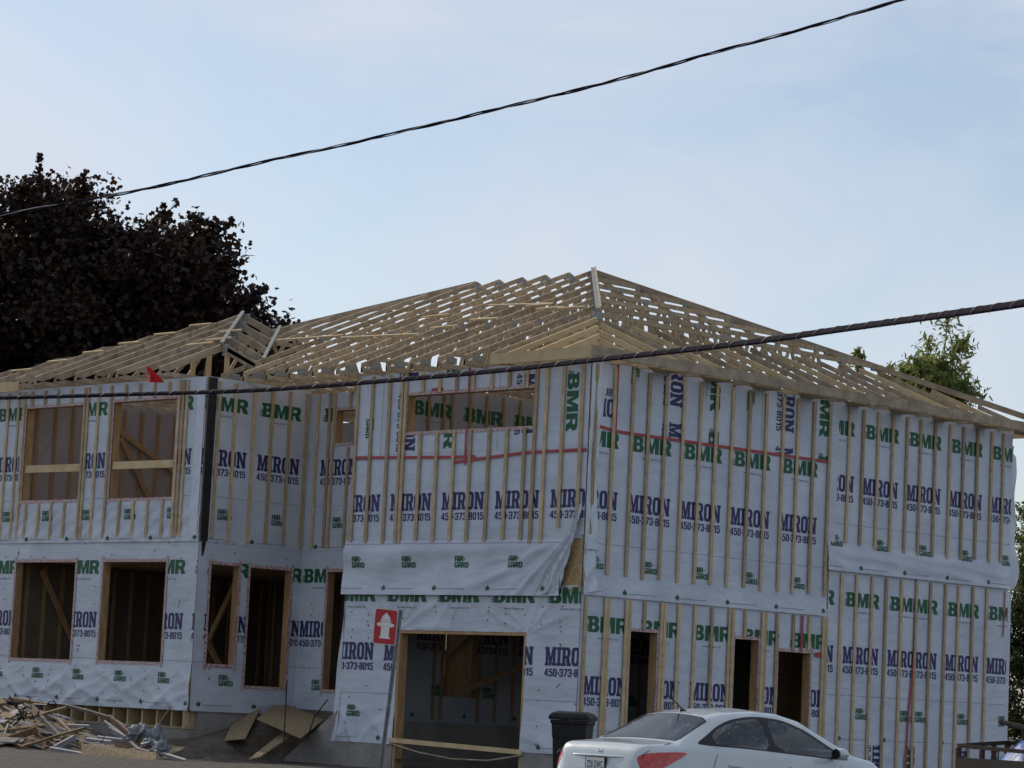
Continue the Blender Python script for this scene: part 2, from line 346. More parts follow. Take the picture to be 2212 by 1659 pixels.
def wrap(F, rect, holes, rolls, parent, n=.006, fold=None, du=.9, dz=.9, mat=None, caps=0, name='housewrap'):
    """a sheet of housewrap with its print; fold(u,z) adds real folds"""
    mb = MB(); mat = mat or M['wrap']; fd = fold or (lambda u, z: 0.0)
    if fold: du = dz = .04
    idx = {}; k = mb.mi(mat)
    def vid(u, z):
        key = (round(u, 4), round(z, 4))
        if key not in idx: idx[key] = len(mb.v); mb.v.append(tuple(float(c) for c in F(u, z, n+fd(u, z))))
        return idx[key]
    for a, b, c, d in cells(rect, holes, du, dz):
        mb.f.append((vid(a, c), vid(b, c), vid(b, d), vid(a, d))); mb.m.append(k)
    nv = len(mb.f)
    for x0, zl, r, rot in rolls:
        for q, m in roll_polys(x0, zl, (max(r[0], rect[0]), min(r[1], rect[1]), max(r[2], rect[2]), min(r[3], rect[3])), holes, rot):
            if not fold: mb.poly([F(u, z, n+.004) for u, z in q], M[m]); continue
            us_ = [p[0] for p in q]; zz_ = [p[1] for p in q]
            for ia in range(int(math.floor(min(us_)/.035)), int(math.floor(max(us_)/.035))+1):
                for ib in range(int(math.floor(min(zz_)/.035)), int(math.floor(max(zz_)/.035))+1):
                    w_ = clip_rect(q, (ia*.035, ia*.035+.035, ib*.035, ib*.035+.035))
                    if w_: mb.poly([F(u, z, n+.006+fd(u, z)) for u, z in w_], M[m])
    rnd = random.Random(int(rect[0]*100)+int(rect[2]*37))
    for i in range(caps):
        u = rnd.uniform(rect[0]+.05, rect[1]-.05); z = rnd.uniform(rect[2]+.05, rect[3]-.05)
        u = round(u/.4)*.4+rnd.uniform(-.03, .03)
        if any(h[0]-.03 < u < h[1]+.03 and h[2]-.03 < z < h[3]+.03 for h in holes) or not rect[0] < u < rect[1]: continue
        s_ = .012; mb.poly([F(u-s_, z-s_, n+.006+fd(u, z)), F(u+s_, z-s_, n+.006+fd(u, z)), F(u+s_, z+s_, n+.006+fd(u, z)), F(u-s_, z+s_, n+.006+fd(u, z))], M['cap'])
    o = mb.build(name, parent)
    sm = [i < nv for i in range(len(mb.f))]; o.data.polygons.foreach_set('use_smooth', sm)
    return o
def batten(F, u, z0, z1, parent, n=.028, w=.064, name='batten', mat=None):
    mb = MB(); rnd = random; lean = rnd.uniform(-.006, .006)
    w *= rnd.uniform(.93, 1.06); z0 += rnd.uniform(-.02, .02)
    a, b = -w/2, w/2
    mb.hexa([F(u+p+l, z, m) for z, l in ((z0, 0), (z1, lean)) for p, m in ((a, n), (b, n), (b, n+.019), (a, n+.019))], mat or M['batten'])
    o = F(u, z0, n)
    return mb.build(name, parent, origin=o)
def tape_strip(F, pts, w, parent, n=.034, name='red_tape'):
    mb = MB()
    for (u0, z0), (u1, z1) in zip(pts, pts[1:]):
        d = math.hypot(u1-u0, z1-z0); a, b = -(z1-z0)/d*w/2, (u1-u0)/d*w/2
        mb.poly([F(u0+a, z0+b, n), F(u0-a, z0-b, n), F(u1-a, z1-b, n), F(u1+a, z1+b, n)], M['tape'])
    return mb.build(name, parent)
# ---------------------------------------------------------------- house walls
house = empty('unfinished_house')
tag(house, 'unfinished two storey timber frame house wrapped in printed white housewrap under bare roof trusses', 'house')
F1, F2 = Face('x', 0.0), Face('y', 0.0)
W1, W2, W3, I1 = Face('x', -0.8), Face('y', -8.36), Face('x', 1.55), Face('y', -5.24)
T = 7.20
def ramp(z, a, b): return min(1, max(0, (z-a)/(b-a)))
nrm = random.Random(3)
from mathutils import noise as mnoise
def fbm(u, z, s): return mnoise.noise(Vector((u*s, z*s, s)))

# --- main block, street-side front (garage)
garage = (-4.07, -1.14, .9, 2.98); h_up = (-4.10, -1.19, 6.22, 6.82)
w = slab(F1, (-5.4, 0, .9, T), [(-4.07, -1.14, .9, 2.98), h_up], -.16, 0, M['osb'], M['osb'], 'wall', house)
def ridge(t): return (1-abs(math.sin(t)))**2.2
def fold_lowF1(u, z):
    # creases radiating from the corners of the garage opening and at the free lower corners
    a = 0
    if z > 2.9:
        k = min(1, (z-2.9)/.12)*(1-ramp(z, 3.5, 3.6)*.6)
        for cu, cz in ((-4.1, 2.95), (-1.1, 2.95), (-2.6, 3.75)):
            r = math.hypot(u-cu, z-cz); th = math.atan2(z-cz, u-cu); a += k*.034*ridge(th*8+2.5*fbm(u, z, .6))*max(0, 1-r/1.7)
    lo = 1-ramp(z, 1.2, 1.9)
    th = math.atan2(z-2.0, u+5.6); a += lo*(.010+.034*ridge(th*6+2*fbm(u, z, .8)))
    th = math.atan2(z-1.9, u+4.0); a += lo*.028*ridge(th*6+1+2*fbm(u, z, 1.8))
    return a+.006*fbm(u*1.4, z*1.4, 2.2)
flare = lambda z: -.22*(1-ramp(z, 1.1, 3.4))
wrap(F1, (-5.4, 0.0, 1.13, 3.72), [(-4.07, -1.14, 1.0, 2.98)], [(-.71, 1.22, (-5.5, 0, 1.1, 3.72), 0)], w, fold=fold_lowF1, caps=110)
# the sheet runs past the left corner and flaps outwards
mb = MB(); mb.grid(lambda a, b: F1(-5.4+flare(1.13+2.47*b)*a, 1.13+2.47*b, .008+.02*math.sin(a*3+b*9)), 3, 24, M['wrap']); mb.build('loose_wrap', w, smooth=True)
def hemF1(u, z):
    r = 1-ramp(z, 4.26, 4.43); d_ = math.hypot(u+.25, z-4.52); th = math.atan2(4.52-z, -(u+.25)+.01)
    cr_ = .050*ridge(th*9+1.6*fbm(u, z, .5))*max(.25, 1-d_/5.5)+.024*ridge(th*23+2.5*fbm(u, z, 1.1))*max(0, 1-d_/3.2)
    sag = .012*math.sin(9*z+1.4*math.sin(u*1.1)+2*fbm(u, z, .8))
    return .012+r*(.028+cr_+sag)+.020*(1-ramp(z, 3.55, 3.70))
tear = (-.42, 0.01, 3.5, 3.62)
wrap(F1, (-5.46, -.40, 3.55, 4.44), [], [(-3.19-PER, 3.66, (-5.46, 0, 3.55, 4.44), 0)], w, n=.010, fold=hemF1)
wrap(F1, (-5.4, 0.0, 4.44, 5.86), [], [(-3.19, 3.66, (-5.4, 0, 4.4, 5.84), 0)], w, n=.010)
wrap(F1, (-5.4, 0.0, 5.86, T), [h_up], [(-2.70, 7.06, (-2.70, 0, 5.84, T), -90), (-5.44, 6.87, (-5.4, -2.70, 5.84, T), -90)], w, n=.014)
tape_strip(F1, [(-5.32, 5.83), (-2.75, 5.77), (-2.45, 5.77)], .046, w); tape_strip(F1, [(-2.95, 5.69), (-2.2, 5.74), (-1.3, 5.80), (.0, 5.81)], .046, w, n=.036)
tape_strip(F1, [(-2.67, T), (-2.67, 6.82)], .042, w, n=.038); tape_strip(F1, [(-2.68, 6.22), (-2.68, 5.64)], .042, w, n=.038); tape_strip(F1, [(-3.55, 6.89), (-3.28, 6.90)], .05, w, n=.032)
frame(F1, h_up, w); wrap_tape(F1, h_up, w, n=.022)
for u in (-5.33, -4.96, -4.54, -4.24, -4.15): batten(F1, u, 4.42, T-.02, w)
for u in (-3.75, -3.35, -2.96, -2.57, -2.15, -1.75, -1.35):
    batten(F1, u, 4.42, 6.20, w); batten(F1, u, 6.85, T-.02, w, name='short_batten')
for u in (-1.14, -.91, -.54, -.14): batten(F1, u, 4.36 if u < -.6 else 4.62, T-.02, w)
# torn corner: bare sheathing triangle, corner stud and crumpled flaps
mb = MB(); mb.poly([F1(-.42, 3.60, .009), F1(0, 3.60, .009), F1(0, 4.45, .009), F1(-.02, 4.45, .009)], M['osb']); mb.box((-.045, -.022, 3.62), (.002, -.010, 4.5), M['wood']); mb.build('bare_sheathing', w)
def flapA(a, b):
    z = 4.98-1.36*b; wd = .06+.50*b**1.2; x1 = -.02-.40*b**1.5; c = .02+.05*math.sin(b*3)+.05*ridge(a*5+b*4+2*fbm(a*2, b*3, .7))*(b+.2)+.035*ridge(a*9-b*7+2*fbm(a*3, b*4, 1.7))
    return F1(x1-wd*(1-a), z-.06*(1-a), .03+c)
def flapB(a, b):
    z = 4.45-.84*b; y = .30*a*math.sin(min(1, b*1.4)*1.6)+.02
    return F2(y, z+.05*a, .02+.05*math.sin(a*3.2)*(b+.1)+.02*math.sin(b*11+a*4))
def flapC(a, b):
    z = T-.02-2.9*b; yy = (.40-.30*b**.7)*a+.005
    if b > .5: yy = (.16+.30*(b-.5))*a
    return F2(yy, z, .022+.03*math.sin(a*3.1)*(1+math.sin(b*9))*.6+.012*fbm(a*2, b*9, 1.4))
mb = MB(); mb.grid(flapA, 30, 54, M['wrapfold']); mb.grid(flapB, 8, 20, M['wrapfold']); mb.grid(flapC, 8, 60, M['wrapfold']); mb.build('torn_wrap', w, smooth=True)
# garage opening: jambs, header and a safety rail
mb = MB()
for a, b in ((-4.07, -4.02), (-1.19, -1.14)): mb.box((a, -.002, .72), (b, .17, 2.98), M['jamb'])
mb.box((-4.02, -.002, 2.93), (-1.19, .17, 2.978), M['jamb']); mb.build('garage_door_frame', w)
mb = MB(); mb.beam((-4.10, -.045, 1.20), (-1.08, -.045, 1.13), .038, .075, M['newwood']); mb.tube([(-4.1, -.05, 1.15), (-3.4, -.06, 1.03), (-2.6, -.06, .96), (-1.8, -.06, .97), (-1.1, -.05, 1.08)], .012, M['oldwood'], 6); mb.build('safety_rail', w)

# --- main block, right side
d1, d2, d3 = (1.13, 1.75, 1.0, 3.08), (3.62, 4.22, 1.0, 3.09), (4.73, 5.56, .95, 2.94)
w = slab(F2, (.165, 11.12, .85, T), [d1, d2, d3], -.16, 0, M['osb'], M['osb'], 'wall', house)
wrap(F2, (.0, 6.0, .82, 3.70), [d1, d2, d3], [(.12, .80, (0, 5.95, .7, 3.7), 0)], w)
def hemF2(u, z): r = 1-ramp(z, 3.72, 3.95); return .012+r*.012+r*.007*math.sin(9*z+2*fbm(u, z, .8)+u*.3)
wrap(F2, (.0, 5.92, 3.58, 4.0), [], [(.95, 3.66, (0.1, 5.92, 3.5, 4.05), 0)], w, n=.010, fold=hemF2)
wrap(F2, (.0, 5.92, 4.0, 6.16), [], [(.95, 3.66, (0.1, 5.92, 4.0, 6.14), 0)], w, n=.014)
wrap(F2, (.0, 5.92, 6.14, T), [], [(1.10, 7.90, (.10, .54, 6.2, T), 180), (.56, 7.65, (.60, 3.33, 6.18, T), -90), (3.36, 7.53, (3.37, 5.86, 6.18, T), -90)], w, n=.018)
tape_strip(F2, [(.12, 6.20), (.6, 6.15), (5.80, 6.17)], .046, w); tape_strip(F2, [(.57, T), (.57, 6.15)], .045, w, n=.037); tape_strip(F2, [(3.35, T), (3.35, 6.15)], .045, w, n=.037)
def hemF2R(u, z): r = 1-ramp(z, 4.62, 4.82); return .010+r*.025+r*.028*ridge(5*(z-4.4)+1.0*math.sin((u-6)*.6)+.5)+r*.006*math.sin(27*z+u*2+2*fbm(u, z, 1))
wrap(F2, (5.90, 11.12, 4.36, 4.84), [], [(6.80, 4.44, (5.9, 11.2, 4.3, 4.9), 0)], w, n=.020, fold=hemF2R)
wrap(F2, (5.90, 11.12, 4.84, T), [], [(6.80, 4.44, (6.1, 11.2, 4.8, T), 0)], w, n=.022)
wrap(F2, (5.98, 11.12, 1.46, 4.45), [], [(6.42, 1.56, (6.0, 8.35, 1.4, 4.4), 0), (9.30, 1.56, (8.36, 11.2, 1.4, 4.4), 0)], w, n=.010)
wrap(F2, (5.98, 11.12, .80, 1.56), [], [(6.06, 1.62, (6.0, 8.5, .8, 1.47), -90), (8.52, 2.2, (8.55, 11.1, .8, 1.47), -90)], w, n=.007)
# sheets running past the far corner
mb = MB(); mb.grid(lambda a, b: F2(11.12+a*(.16+.07*math.sin(b*7)+.05*math.sin(b*17))*(1.0 if b < .93 else .5), 4.36+2.6*b, .022+.04*a*math.sin(b*12)), 4, 40, M['wrapfold'])
mb.grid(lambda a, b: F2(11.12+a*.10, 1.0+3.3*b, .012), 2, 10, M['wrap']); mb.build('loose_wrap', w, smooth=True)
tape_strip(F2, [(8.38, 4.36), (8.36, 2.9), (8.26, 2.0), (8.22, 1.0)], .05, w); tape_strip(F2, [(8.44, 1.46), (8.42, .85)], .03, w); tape_strip(F2, [(11.0, 4.32), (10.98, 3.5)], .035, w)
tape_strip(F2, [(5.30, 3.56), (5.30, 2.96)], .06, w); tape_strip(F2, [(5.66, 2.93), (5.84, 2.93)], .075, w); tape_strip(F2, [(5.93, 3.56), (5.93, 2.2)], .025, w, n=.02)
for h in (d1, d2, d3): frame(F2, h, w, sill=False, name='door_frame'); wrap_tape(F2, h, w, bottom=False, w=.05, n=.020)
for u in (.10, .51, .94, 1.32, 1.71, 2.14, 2.54, 2.93, 3.33, 3.76, 4.18, 4.62, 5.0, 5.42, 5.84): batten(F2, u, 3.91 if u > .2 else 4.5, T-.05, w, n=.032)
for u in (6.36, 6.74, 7.16, 7.56, 7.97, 8.36, 8.78, 9.21, 9.61, 10.03, 10.46, 10.82): batten(F2, u, 4.84-.05*math.sin((u-6)*.6), T-.05, w, n=.036)
for u in (.08, .52, .59, 1.00, 1.08, 1.82, 1.90, 2.22, 2.61, 3.03, 3.46, 3.54, 4.29, 4.36, 4.66, 5.86, 5.94, 6.31, 6.71, 7.14, 7.53, 7.96, 8.39, 8.79, 9.22, 9.61, 10.03, 10.45): batten(F2, u, .9, 3.56 if u < 5.96 else 4.33, w, n=.022)
for u in (1.42, 3.85, 5.08, 5.49): batten(F2, u, 3.12 if u < 4.4 else 2.98, 3.56, w, n=.022, name='short_batten')

# --- left wing, front
wu = [(-13.62, -11.86, 5.19, 6.90), (-10.97, -9.17, 5.18, 6.91)]; wl = [(-13.65, -11.83, 2.30, 4.05), (-11.0, -9.21, 2.31, 4.05)]
w = slab(W1, (-15.3, -8.36, 1.52, 7.26), wu+wl, -.16, 0, M['osb'], M['osb'], 'wall', house)
def hemW1(u, z):
    r = 1-ramp(z, 1.7, 2.3); c = abs(((u+10.2) % 2.4)-1.2)
    return .008+r*.016+r*.044*ridge(5.5*(z+.45*c)+1.6*fbm(u, z, .7)+u*.3)+r*.022*ridge(12*(z-.5*c)+u+fbm(u, z, 1.6)*2)
wrap(W1, (-15.3, -8.36, 1.50, 2.29), [], [(-12.09, 1.62, (-15.3, -8.36, 1.4, 2.29), 0)], w, fold=hemW1, caps=40)
wrap(W1, (-15.3, -8.36, 2.29, 4.55), wl, [(-12.09, 1.62, (-15.3, -8.36, 2.2, 4.4), 0)], w, caps=110)
def hemW1u(u, z): r = 1-ramp(z, 4.5, 4.75); return .012+r*.01+.006*math.sin(8*z+u*2.1+2*fbm(u, z, 1))*(1-ramp(z, 4.9, 5.16))+.005*math.sin(23*(z-.4*(u % .41)))*(1-ramp(z, 4.9, 5.16))
wrap(W1, (-15.3, -8.36, 4.40, 5.17), [], [(-12.11, 4.47, (-15.3, -8.36, 4.3, 5.17), 0)], w, n=.010, fold=hemW1u)
wrap(W1, (-15.3, -8.36, 5.17, 7.26), wu, [(-12.11, 4.47, (-15.3, -8.36, 5.1, 7.26), 0)], w, n=.020)
for h in wu: frame(W1, h, w); wrap_tape(W1, h, w, n=.026)
for h in wl: frame(W1, h, w); wrap_tape(W1, h, w, n=.020)
for u in (-14.62, -14.22, -13.88, -13.70, -11.83, -11.74, -11.43, -11.06, -9.10, -8.99, -8.88): batten(W1, u, 4.48, 7.22, w)
for u in (-13.46, -13.06, -12.66, -12.26): batten(W1, u, 4.48, 5.15, w, name='short_batten'); batten(W1, u, 6.95, 7.22, w, name='short_batten')
for u in (-10.63, -10.23, -9.82, -9.40): batten(W1, u, 4.48, 5.14, w, name='short_batten'); batten(W1, u, 6.96, 7.22, w, name='short_batten')
for h, y in ((wu[0], .0), (wu[1], .0)):
    mb = MB(); mb.beam((h[0]+.04, -.79, 5.775), (h[1]-.04, -.79, 5.765), .036, .135, M['newwood']); mb.build('guard_board', w)
mb = MB(); mb.poly([W1(-8.62, 4.50, .036), W1(-8.40, 4.50, .036), W1(-8.38, 7.24, .036), W1(-8.60, 7.24, .036)], M['wrapfold']); mb.build('loose_wrap', w)

# --- left wing, courtyard side and the recessed wall
hl = [(-.51, .11, 2.32, 4.03), (.37, 1.30, 1.98, 4.03)]
w = slab(W2, (-.635, 1.715, 1.52, 7.26), hl, -.16, 0, M['osb'], M['osb'], 'wall', house)
def hemW2(u, z): r = 1-ramp(z, 1.6, 2.1); return .004+r*.012+r*.012*math.sin(9*(z+.7*u)+2*fbm(u, z, 1))
wrap(W2, (-.80, 1.55, 1.50, 1.97), [], [(-.60, 1.62, (-.8, 1.55, 1.4, 1.97), 0)], w, fold=hemW2)
wrap(W2, (-.80, 1.55, 1.97, 4.55), hl, [(-.60, 1.62, (-.8, 1.55, 1.9, 4.4), 0)], w, caps=40)
wrap(W2, (-.80, 1.55, 4.40, 7.26), [], [(.38, 4.47, (-.6, 1.55, 4.3, 7.26), 0)], w, n=.012)
mb = MB(); mb.poly([W2(-.80, 4.42, .02), W2(-.63, 4.42, .02), W2(-.61, 7.25, .02), W2(-.80, 7.25, .02)], M['black']); mb.poly([W2(-.76, 4.42, .02), W2(-.74, 4.16, .02), W2(-.71, 4.16, .02), W2(-.66, 4.42, .02)], M['black']); mb.build('corner_membrane', w)
for h in hl: frame(W2, h, w); wrap_tape(W2, h, w, n=.020)
for u in (-.56, -.19, .24, .65, 1.06, 1.46): batten(W2, u, 4.46, 7.2, w, n=.020)
h3 = [(-7.62, -6.62, 6.31, 6.88), (-7.62, -6.62, 1.98, 4.03)]
w = slab(W3, (-8.355, -5.405, 1.52, T), h3, -.16, 0, M['osb'], M['osb'], 'wall', house)
wrap(W3, (-8.355, -5.405, 1.50, 4.50), h3, [(-8.31, 1.62, (-8.35, -5.4, 1.4, 4.42), 0)], w, caps=30)
wrap(W3, (-8.355, -5.405, 4.40, T), h3, [(-7.98, 4.47, (-8.12, -5.4, 4.3, T), 0)], w, n=.012)
for h in h3: frame(W3, h, w); wrap_tape(W3, h, w, n=.020)
for u in (-8.10, -7.79, -7.26, -6.84): batten(W3, u, 4.46, T, w, n=.020) if u < -7.6 else (batten(W3, u, 4.46, 6.22, w, n=.020), batten(W3, u, 6.93, T, w, n=.020, name='short_batten'))
batten(W3, -7.67, 4.46, T, w, n=.020)
mb = MB()
for k in range(9): mb.box((-7.9, 2.3, 6.30+k*.085), (-6.4, 2.55, 6.30+k*.085+.06), M['wood'])
mb.build('stacked_lumber_rack', w)

# --- inner walls seen through the openings
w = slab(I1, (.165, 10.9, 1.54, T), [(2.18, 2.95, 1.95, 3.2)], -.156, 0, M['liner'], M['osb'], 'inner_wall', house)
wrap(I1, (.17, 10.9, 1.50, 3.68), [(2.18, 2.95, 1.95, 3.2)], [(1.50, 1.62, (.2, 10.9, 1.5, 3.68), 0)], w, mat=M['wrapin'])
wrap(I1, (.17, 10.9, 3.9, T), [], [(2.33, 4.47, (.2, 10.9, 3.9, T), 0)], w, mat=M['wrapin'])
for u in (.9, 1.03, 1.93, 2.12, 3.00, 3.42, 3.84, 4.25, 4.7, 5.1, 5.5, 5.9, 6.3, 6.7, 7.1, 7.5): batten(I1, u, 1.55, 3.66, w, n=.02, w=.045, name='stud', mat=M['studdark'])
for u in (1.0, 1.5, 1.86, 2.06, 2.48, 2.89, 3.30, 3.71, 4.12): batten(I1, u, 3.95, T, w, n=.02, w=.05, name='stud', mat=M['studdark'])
mb = MB(); mb.beam((-5.1, 2.3, 2.0), (-4.2, 4.7, 3.05), .04, .09, M['studdark']); mb.beam((-5.1, 2.2, 2.6), (-4.9, 3.2, 3.6), .04, .09, M['studdark']); mb.build('brace', w)
mb = MB(); mb.box((-5.42, .17, 0), (-5.22, 11.0, 1.5), M['concrete']); mb.build('foundation', house)
Xw = -13.8; IW = Face('y', Xw)
mb = MB(); mb.box((Xw-.1, -.62, 1.55), (Xw, 5.4, 4.09), M['liner_shaded']); mb.box((Xw-.1, -.62, 4.37), (Xw, 5.4, 7.2), M['liner']); mb.box((-13.6, 5.28, 1.55), (-8.6, 5.39, 4.09), M['liner_shaded']); mb.box((-13.6, 5.28, 4.37), (-8.6, 5.39, 7.2), M['liner']); iw = mb.build('inner_wall', house)
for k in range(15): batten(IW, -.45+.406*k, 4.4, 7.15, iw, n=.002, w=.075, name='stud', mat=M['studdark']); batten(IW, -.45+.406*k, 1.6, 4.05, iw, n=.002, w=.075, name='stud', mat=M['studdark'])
for p, q in (((Xw+.06, 1.40, 6.72), (Xw+.06, 2.9, 6.02)), ((Xw+.06, 1.46, 6.60), (Xw+.06, 2.5, 5.1)), ((Xw+.1, -.2, 3.95), (Xw+.1, .9, 2.2)), ((-11.6, 1.6, 1.7), (-10.2, 1.6, 3.9)), ((-9.6, 1.3, 1.7), (-9.6, .3, 3.0))): mb = MB(); mb.beam(p, q, .04, .10, M['studdark']); mb.build('brace', iw)
iw2 = Face('x', 5.27)
for k in range(12): batten(iw2, -13.4+.406*k, 1.6, 4.05, iw, n=.002, w=.075, name='stud', mat=M['studdark'])

# --- floors and foundations
mb = MB(); mb.box((-5.22, .18, 3.70), (-.17, 11.0, 3.92), M['wood']); mb.box((-15.2, -.62, 4.10), (-8.53, 5.4, 4.36), M['wood']); mb.box((-15.2, -.62, 1.50), (-8.53, 5.4, 1.54), M['wood']); mb.box((-8.34, 1.73, 4.10), (-5.42, 5.4, 4.36), M['wood']); mb.box((-8.34, 1.73, 1.5), (-5.42, 5.4, 1.54), M['wood'])
mb.build('floor', house)
mb = MB()
mb.box((-5.43, -.02, -.3), (-4.07, .18, 1.125), M['concrete']); mb.box((-1.14, -.02, -.3), (.02, .18, 1.125), M['concrete']); mb.box((-.18, .18, -.3), (.02, 11.1, .84), M['concrete'])
mb.box((-15.3, -.78, -.3), (-8.38, -.58, 1.19), M['concrete']); mb.box((-8.58, -.58, -.3), (-8.38, 1.55, 1.5), M['concrete']); mb.box((-8.38, 1.57, -.3), (-5.43, 1.77, 1.5), M['concrete']); mb.box((-5.2, .2, .40), (-.2, 10.8, .74), M['concrete'])
mb.box((-15.3, 5.6, -.3), (-.2, 5.8, 1.5), M['concrete'])
mb.build('foundation', house)
mb = MB()      # stepped wing of the foundation running down into the courtyard
mb.hexa([(-6.85, -.02, .2), (-5.435, -.02, .2), (-5.435, .17, .2), (-6.85, .17, .2), (-6.85, -.02, .70), (-5.435, -.02, 1.64), (-5.435, .17, 1.64), (-6.85, .17, .70)], M['concrete']); mb.build('foundation', house)
mb = MB(); mb.box((-15.3, -.79, 1.192), (-8.37, -.55, 1.225), M['wood']); mb.box((-15.2, .9, 1.0), (-8.6, .95, 1.49), M['black']); mb.build('sill_plate_and_shade_sheet', house)  # black sheet behind the joists paints in the shade under the floor
for k in range(12):
    mb = MB(); mb.box((-.02, -.74, 1.226), (.02, .9, 1.49), M['newwood']); x = -12.6+.41*k
    if x < -8.4: mb.build('floor_joist', house, origin=None).location = (x, 0, 0)
mb = MB(); mb.beam((-8.47, -.78, 1.19), (-8.47, -.78, 1.51), .10, .04, M['newwood'], up=(1, 0, 0)); mb.build('corner_post', house)

# --- outer walls on the far sides, closing the shell
RW_ = Face('x', 5.42); slots = []
for px, py0, py1, wpx in ((958, 1362, 1404, 14), (956, 1418, 1460, 13), (950, 1520, 1540, 14)):
    q0 = ony(px-wpx/2, py1, 5.42); q1 = ony(px+wpx/2, py0, 5.42); slots.append((q0[0]+.036, q1[0]-.036, q0[2]+.036, q1[2]-.036))
slab(RW_, (-15.30, -5.42, 1.5, 7.2), [s_ for s_ in slots if s_[1] > s_[0]], -.14, 0, M['studdark'], M['osb'], 'rear_wall', house)  # inner face coloured darker than the outer to imitate the unlit interior
mb = MB(); mb.box((-15.30, -.62, 1.5), (-15.14, 5.41, 7.2), M['osb']); mb.build('rear_wall', house); mb = MB(); mb.box((-5.40, 10.96, .84), (-.17, 11.12, 7.2), M['osb']); mb.build('rear_wall', house)
# ---------------------------------------------------------------- roof framing
mm = .407; ZE = 7.34; XP, YP, ZP = -5.37, 5.55, 9.80
CH = .078; TK = .038
def zs(y): return ZE+mm*(y+.5)
def plate_at(mb, p, axis, w=.16, h=.13):
    a, b, c = p; t_ = .0205+random.random()*.003
    if axis == 'x': mb.box((a-t_, b-w/2, c-h/2), (a+t_, b+w/2, c+h/2), M['plate'])
    else: mb.box((a-w/2, b-t_, c-h/2), (a+w/2, b+t_, c+h/2), M['plate'])
def main_truss(x, ztop, mat):
    """truss in the plane x=const, its top cut flat at ztop"""
    mb = MB(); y0, y1 = -.5, 11.6; half = (ztop-ZE)/mm; ya, yb = y0+half, y1-half
    zt = lambda y: ZE+mm*(min(y-y0, y1-y))
    e = .0004*random.random()
    mb.beam((x, y0, 7.26), (x, y1, 7.26), TK, CH, mat, top=True)
    mb.beam((x+e, y0, ZE), (x+e, ya, ztop), TK, CH, mat, top=True); mb.beam((x+e, yb, ztop), (x+e, y1, ZE), TK-.0012, CH, mat, top=True)
    if yb-ya > .05: mb.beam((x-e, ya, ztop), (x-e, yb, ztop), TK-.002, CH, mat, top=True)
    mb.box((x-.017, y0, 7.18), (x+.017, y0+.06, ZE-.03), mat)
    n = 10; bs = [y0+.6+(y1-y0-1.2)*i/n for i in range(n+1)]
    for i in range(n):
        c = (bs[i]+bs[i+1])/2+.02; top = min(zt(c), ztop)-.05
        if top < 7.5: continue
        mb.beam((x, bs[i], 7.22), (x, c, top), TK-.006, .07, mat); mb.beam((x+.001, c, top), (x+.001, bs[i+1], 7.22), TK-.006, .07, mat)
        if i % 3 == 1: plate_at(mb, (x, c, top+.01), 'x', .11, .085)
    for y in bs[1:-1]: plate_at(mb, (x, y, 7.225), 'x', .12, .08)
    if yb-ya < .05: plate_at(mb, (x, YP, ztop-.118), 'x', .20, .13)
    else:
        plate_at(mb, (x, ya, ztop-.06), 'x', .16, .12); plate_at(mb, (x, yb, ztop-.06), 'x', .16, .12)
    plate_at(mb, (x, y0+.30, 7.32), 'x', .2, .10)
    o = mb.build('roof_truss', house); return o
for k in range(0, 6): main_truss(XP-.605*k, ZP, M['wood'])
for k in range(1, 7): main_truss(XP+.61*k, ZP-mm*.61*k, M['wood'])
# left end: step-down trusses over the rear of the house, with tails only where the wing leaves room
def left_truss(k):
    x = -8.42-.61*k; zt = ZP-mm*.61*k; y0 = max(1.2, YP-.61*k-3.4); half = YP-.61*k
    mb = MB(); mat = M['oldwood']; y0 = 1.72
    if half > y0: mb.beam((x, y0, zs(y0)), (x, half, zt), TK, CH, mat, top=True)
    yb = YP+.61*k
    mb.beam((x, half, zt), (x, yb, zt), TK, CH, mat, top=True); mb.beam((x, yb, zt), (x, 11.6, ZE), TK, CH, mat, top=True); mb.beam((x, 1.72, 7.28), (x, 11.6, 7.28), TK, CH, mat, top=True)
    for i in range(5):
        c = 2.6+i*1.9; t = min(zt, zs(c), zs(11.1-c))-.05
        if t > 7.6: mb.beam((x, c-.8, 7.24), (x, c, t), TK-.006, .07, mat); mb.beam((x+.001, c, t), (x+.001, c+.8, 7.24), TK-.006, .07, mat)
    mb.build('roof_truss', house)
for k in range(0, 6): left_truss(k)
mb = MB(); p0 = np.array((-8.42, 5.55, 9.80)); p1 = p0+4.6*np.array((-1, -1, -mm)); mb.beam(p0+(0, 0, .01), p1+(0, 0, .01), .045, .12, M['oldwood'], top=True); mb.build('hip_rafter', house)
# tails of the porch trusses that reach past the recessed wall end in a bright heel
# hip boards
def hip_board(p, q, w, mat, edge=None):
    mb = MB(); mb.beam(p, q, w, .036, mat)
    if edge:
        d = Vector(q)-Vector(p); s_ = d.cross(Vector((0, 0, 1))).normalized(); off = -s_*(w/2+.012)
        mb.beam(Vector(p)+off+Vector((0, 0, .01)), Vector(q)+off+Vector((0, 0, .01)), .022, .07, edge)
    return mb.build('hip_board', house)
P0 = np.array((XP, YP, ZP)); dh = np.array((1, -1, -mm))
hip_board(P0+(0, 0, .03), P0+dh*3.55+(0, 0, .03), .065, M['hipboard'], M['newwood'])  # pale strip on the left edge paints in the sunlight catching it
mb = MB(); mb.beam(P0+(0, 0, .02), P0+np.array((1, 1, -mm))*5.85+(0, 0, .02), .04, .10, M['oldwood'], top=True); mb.build('hip_rafter', house)
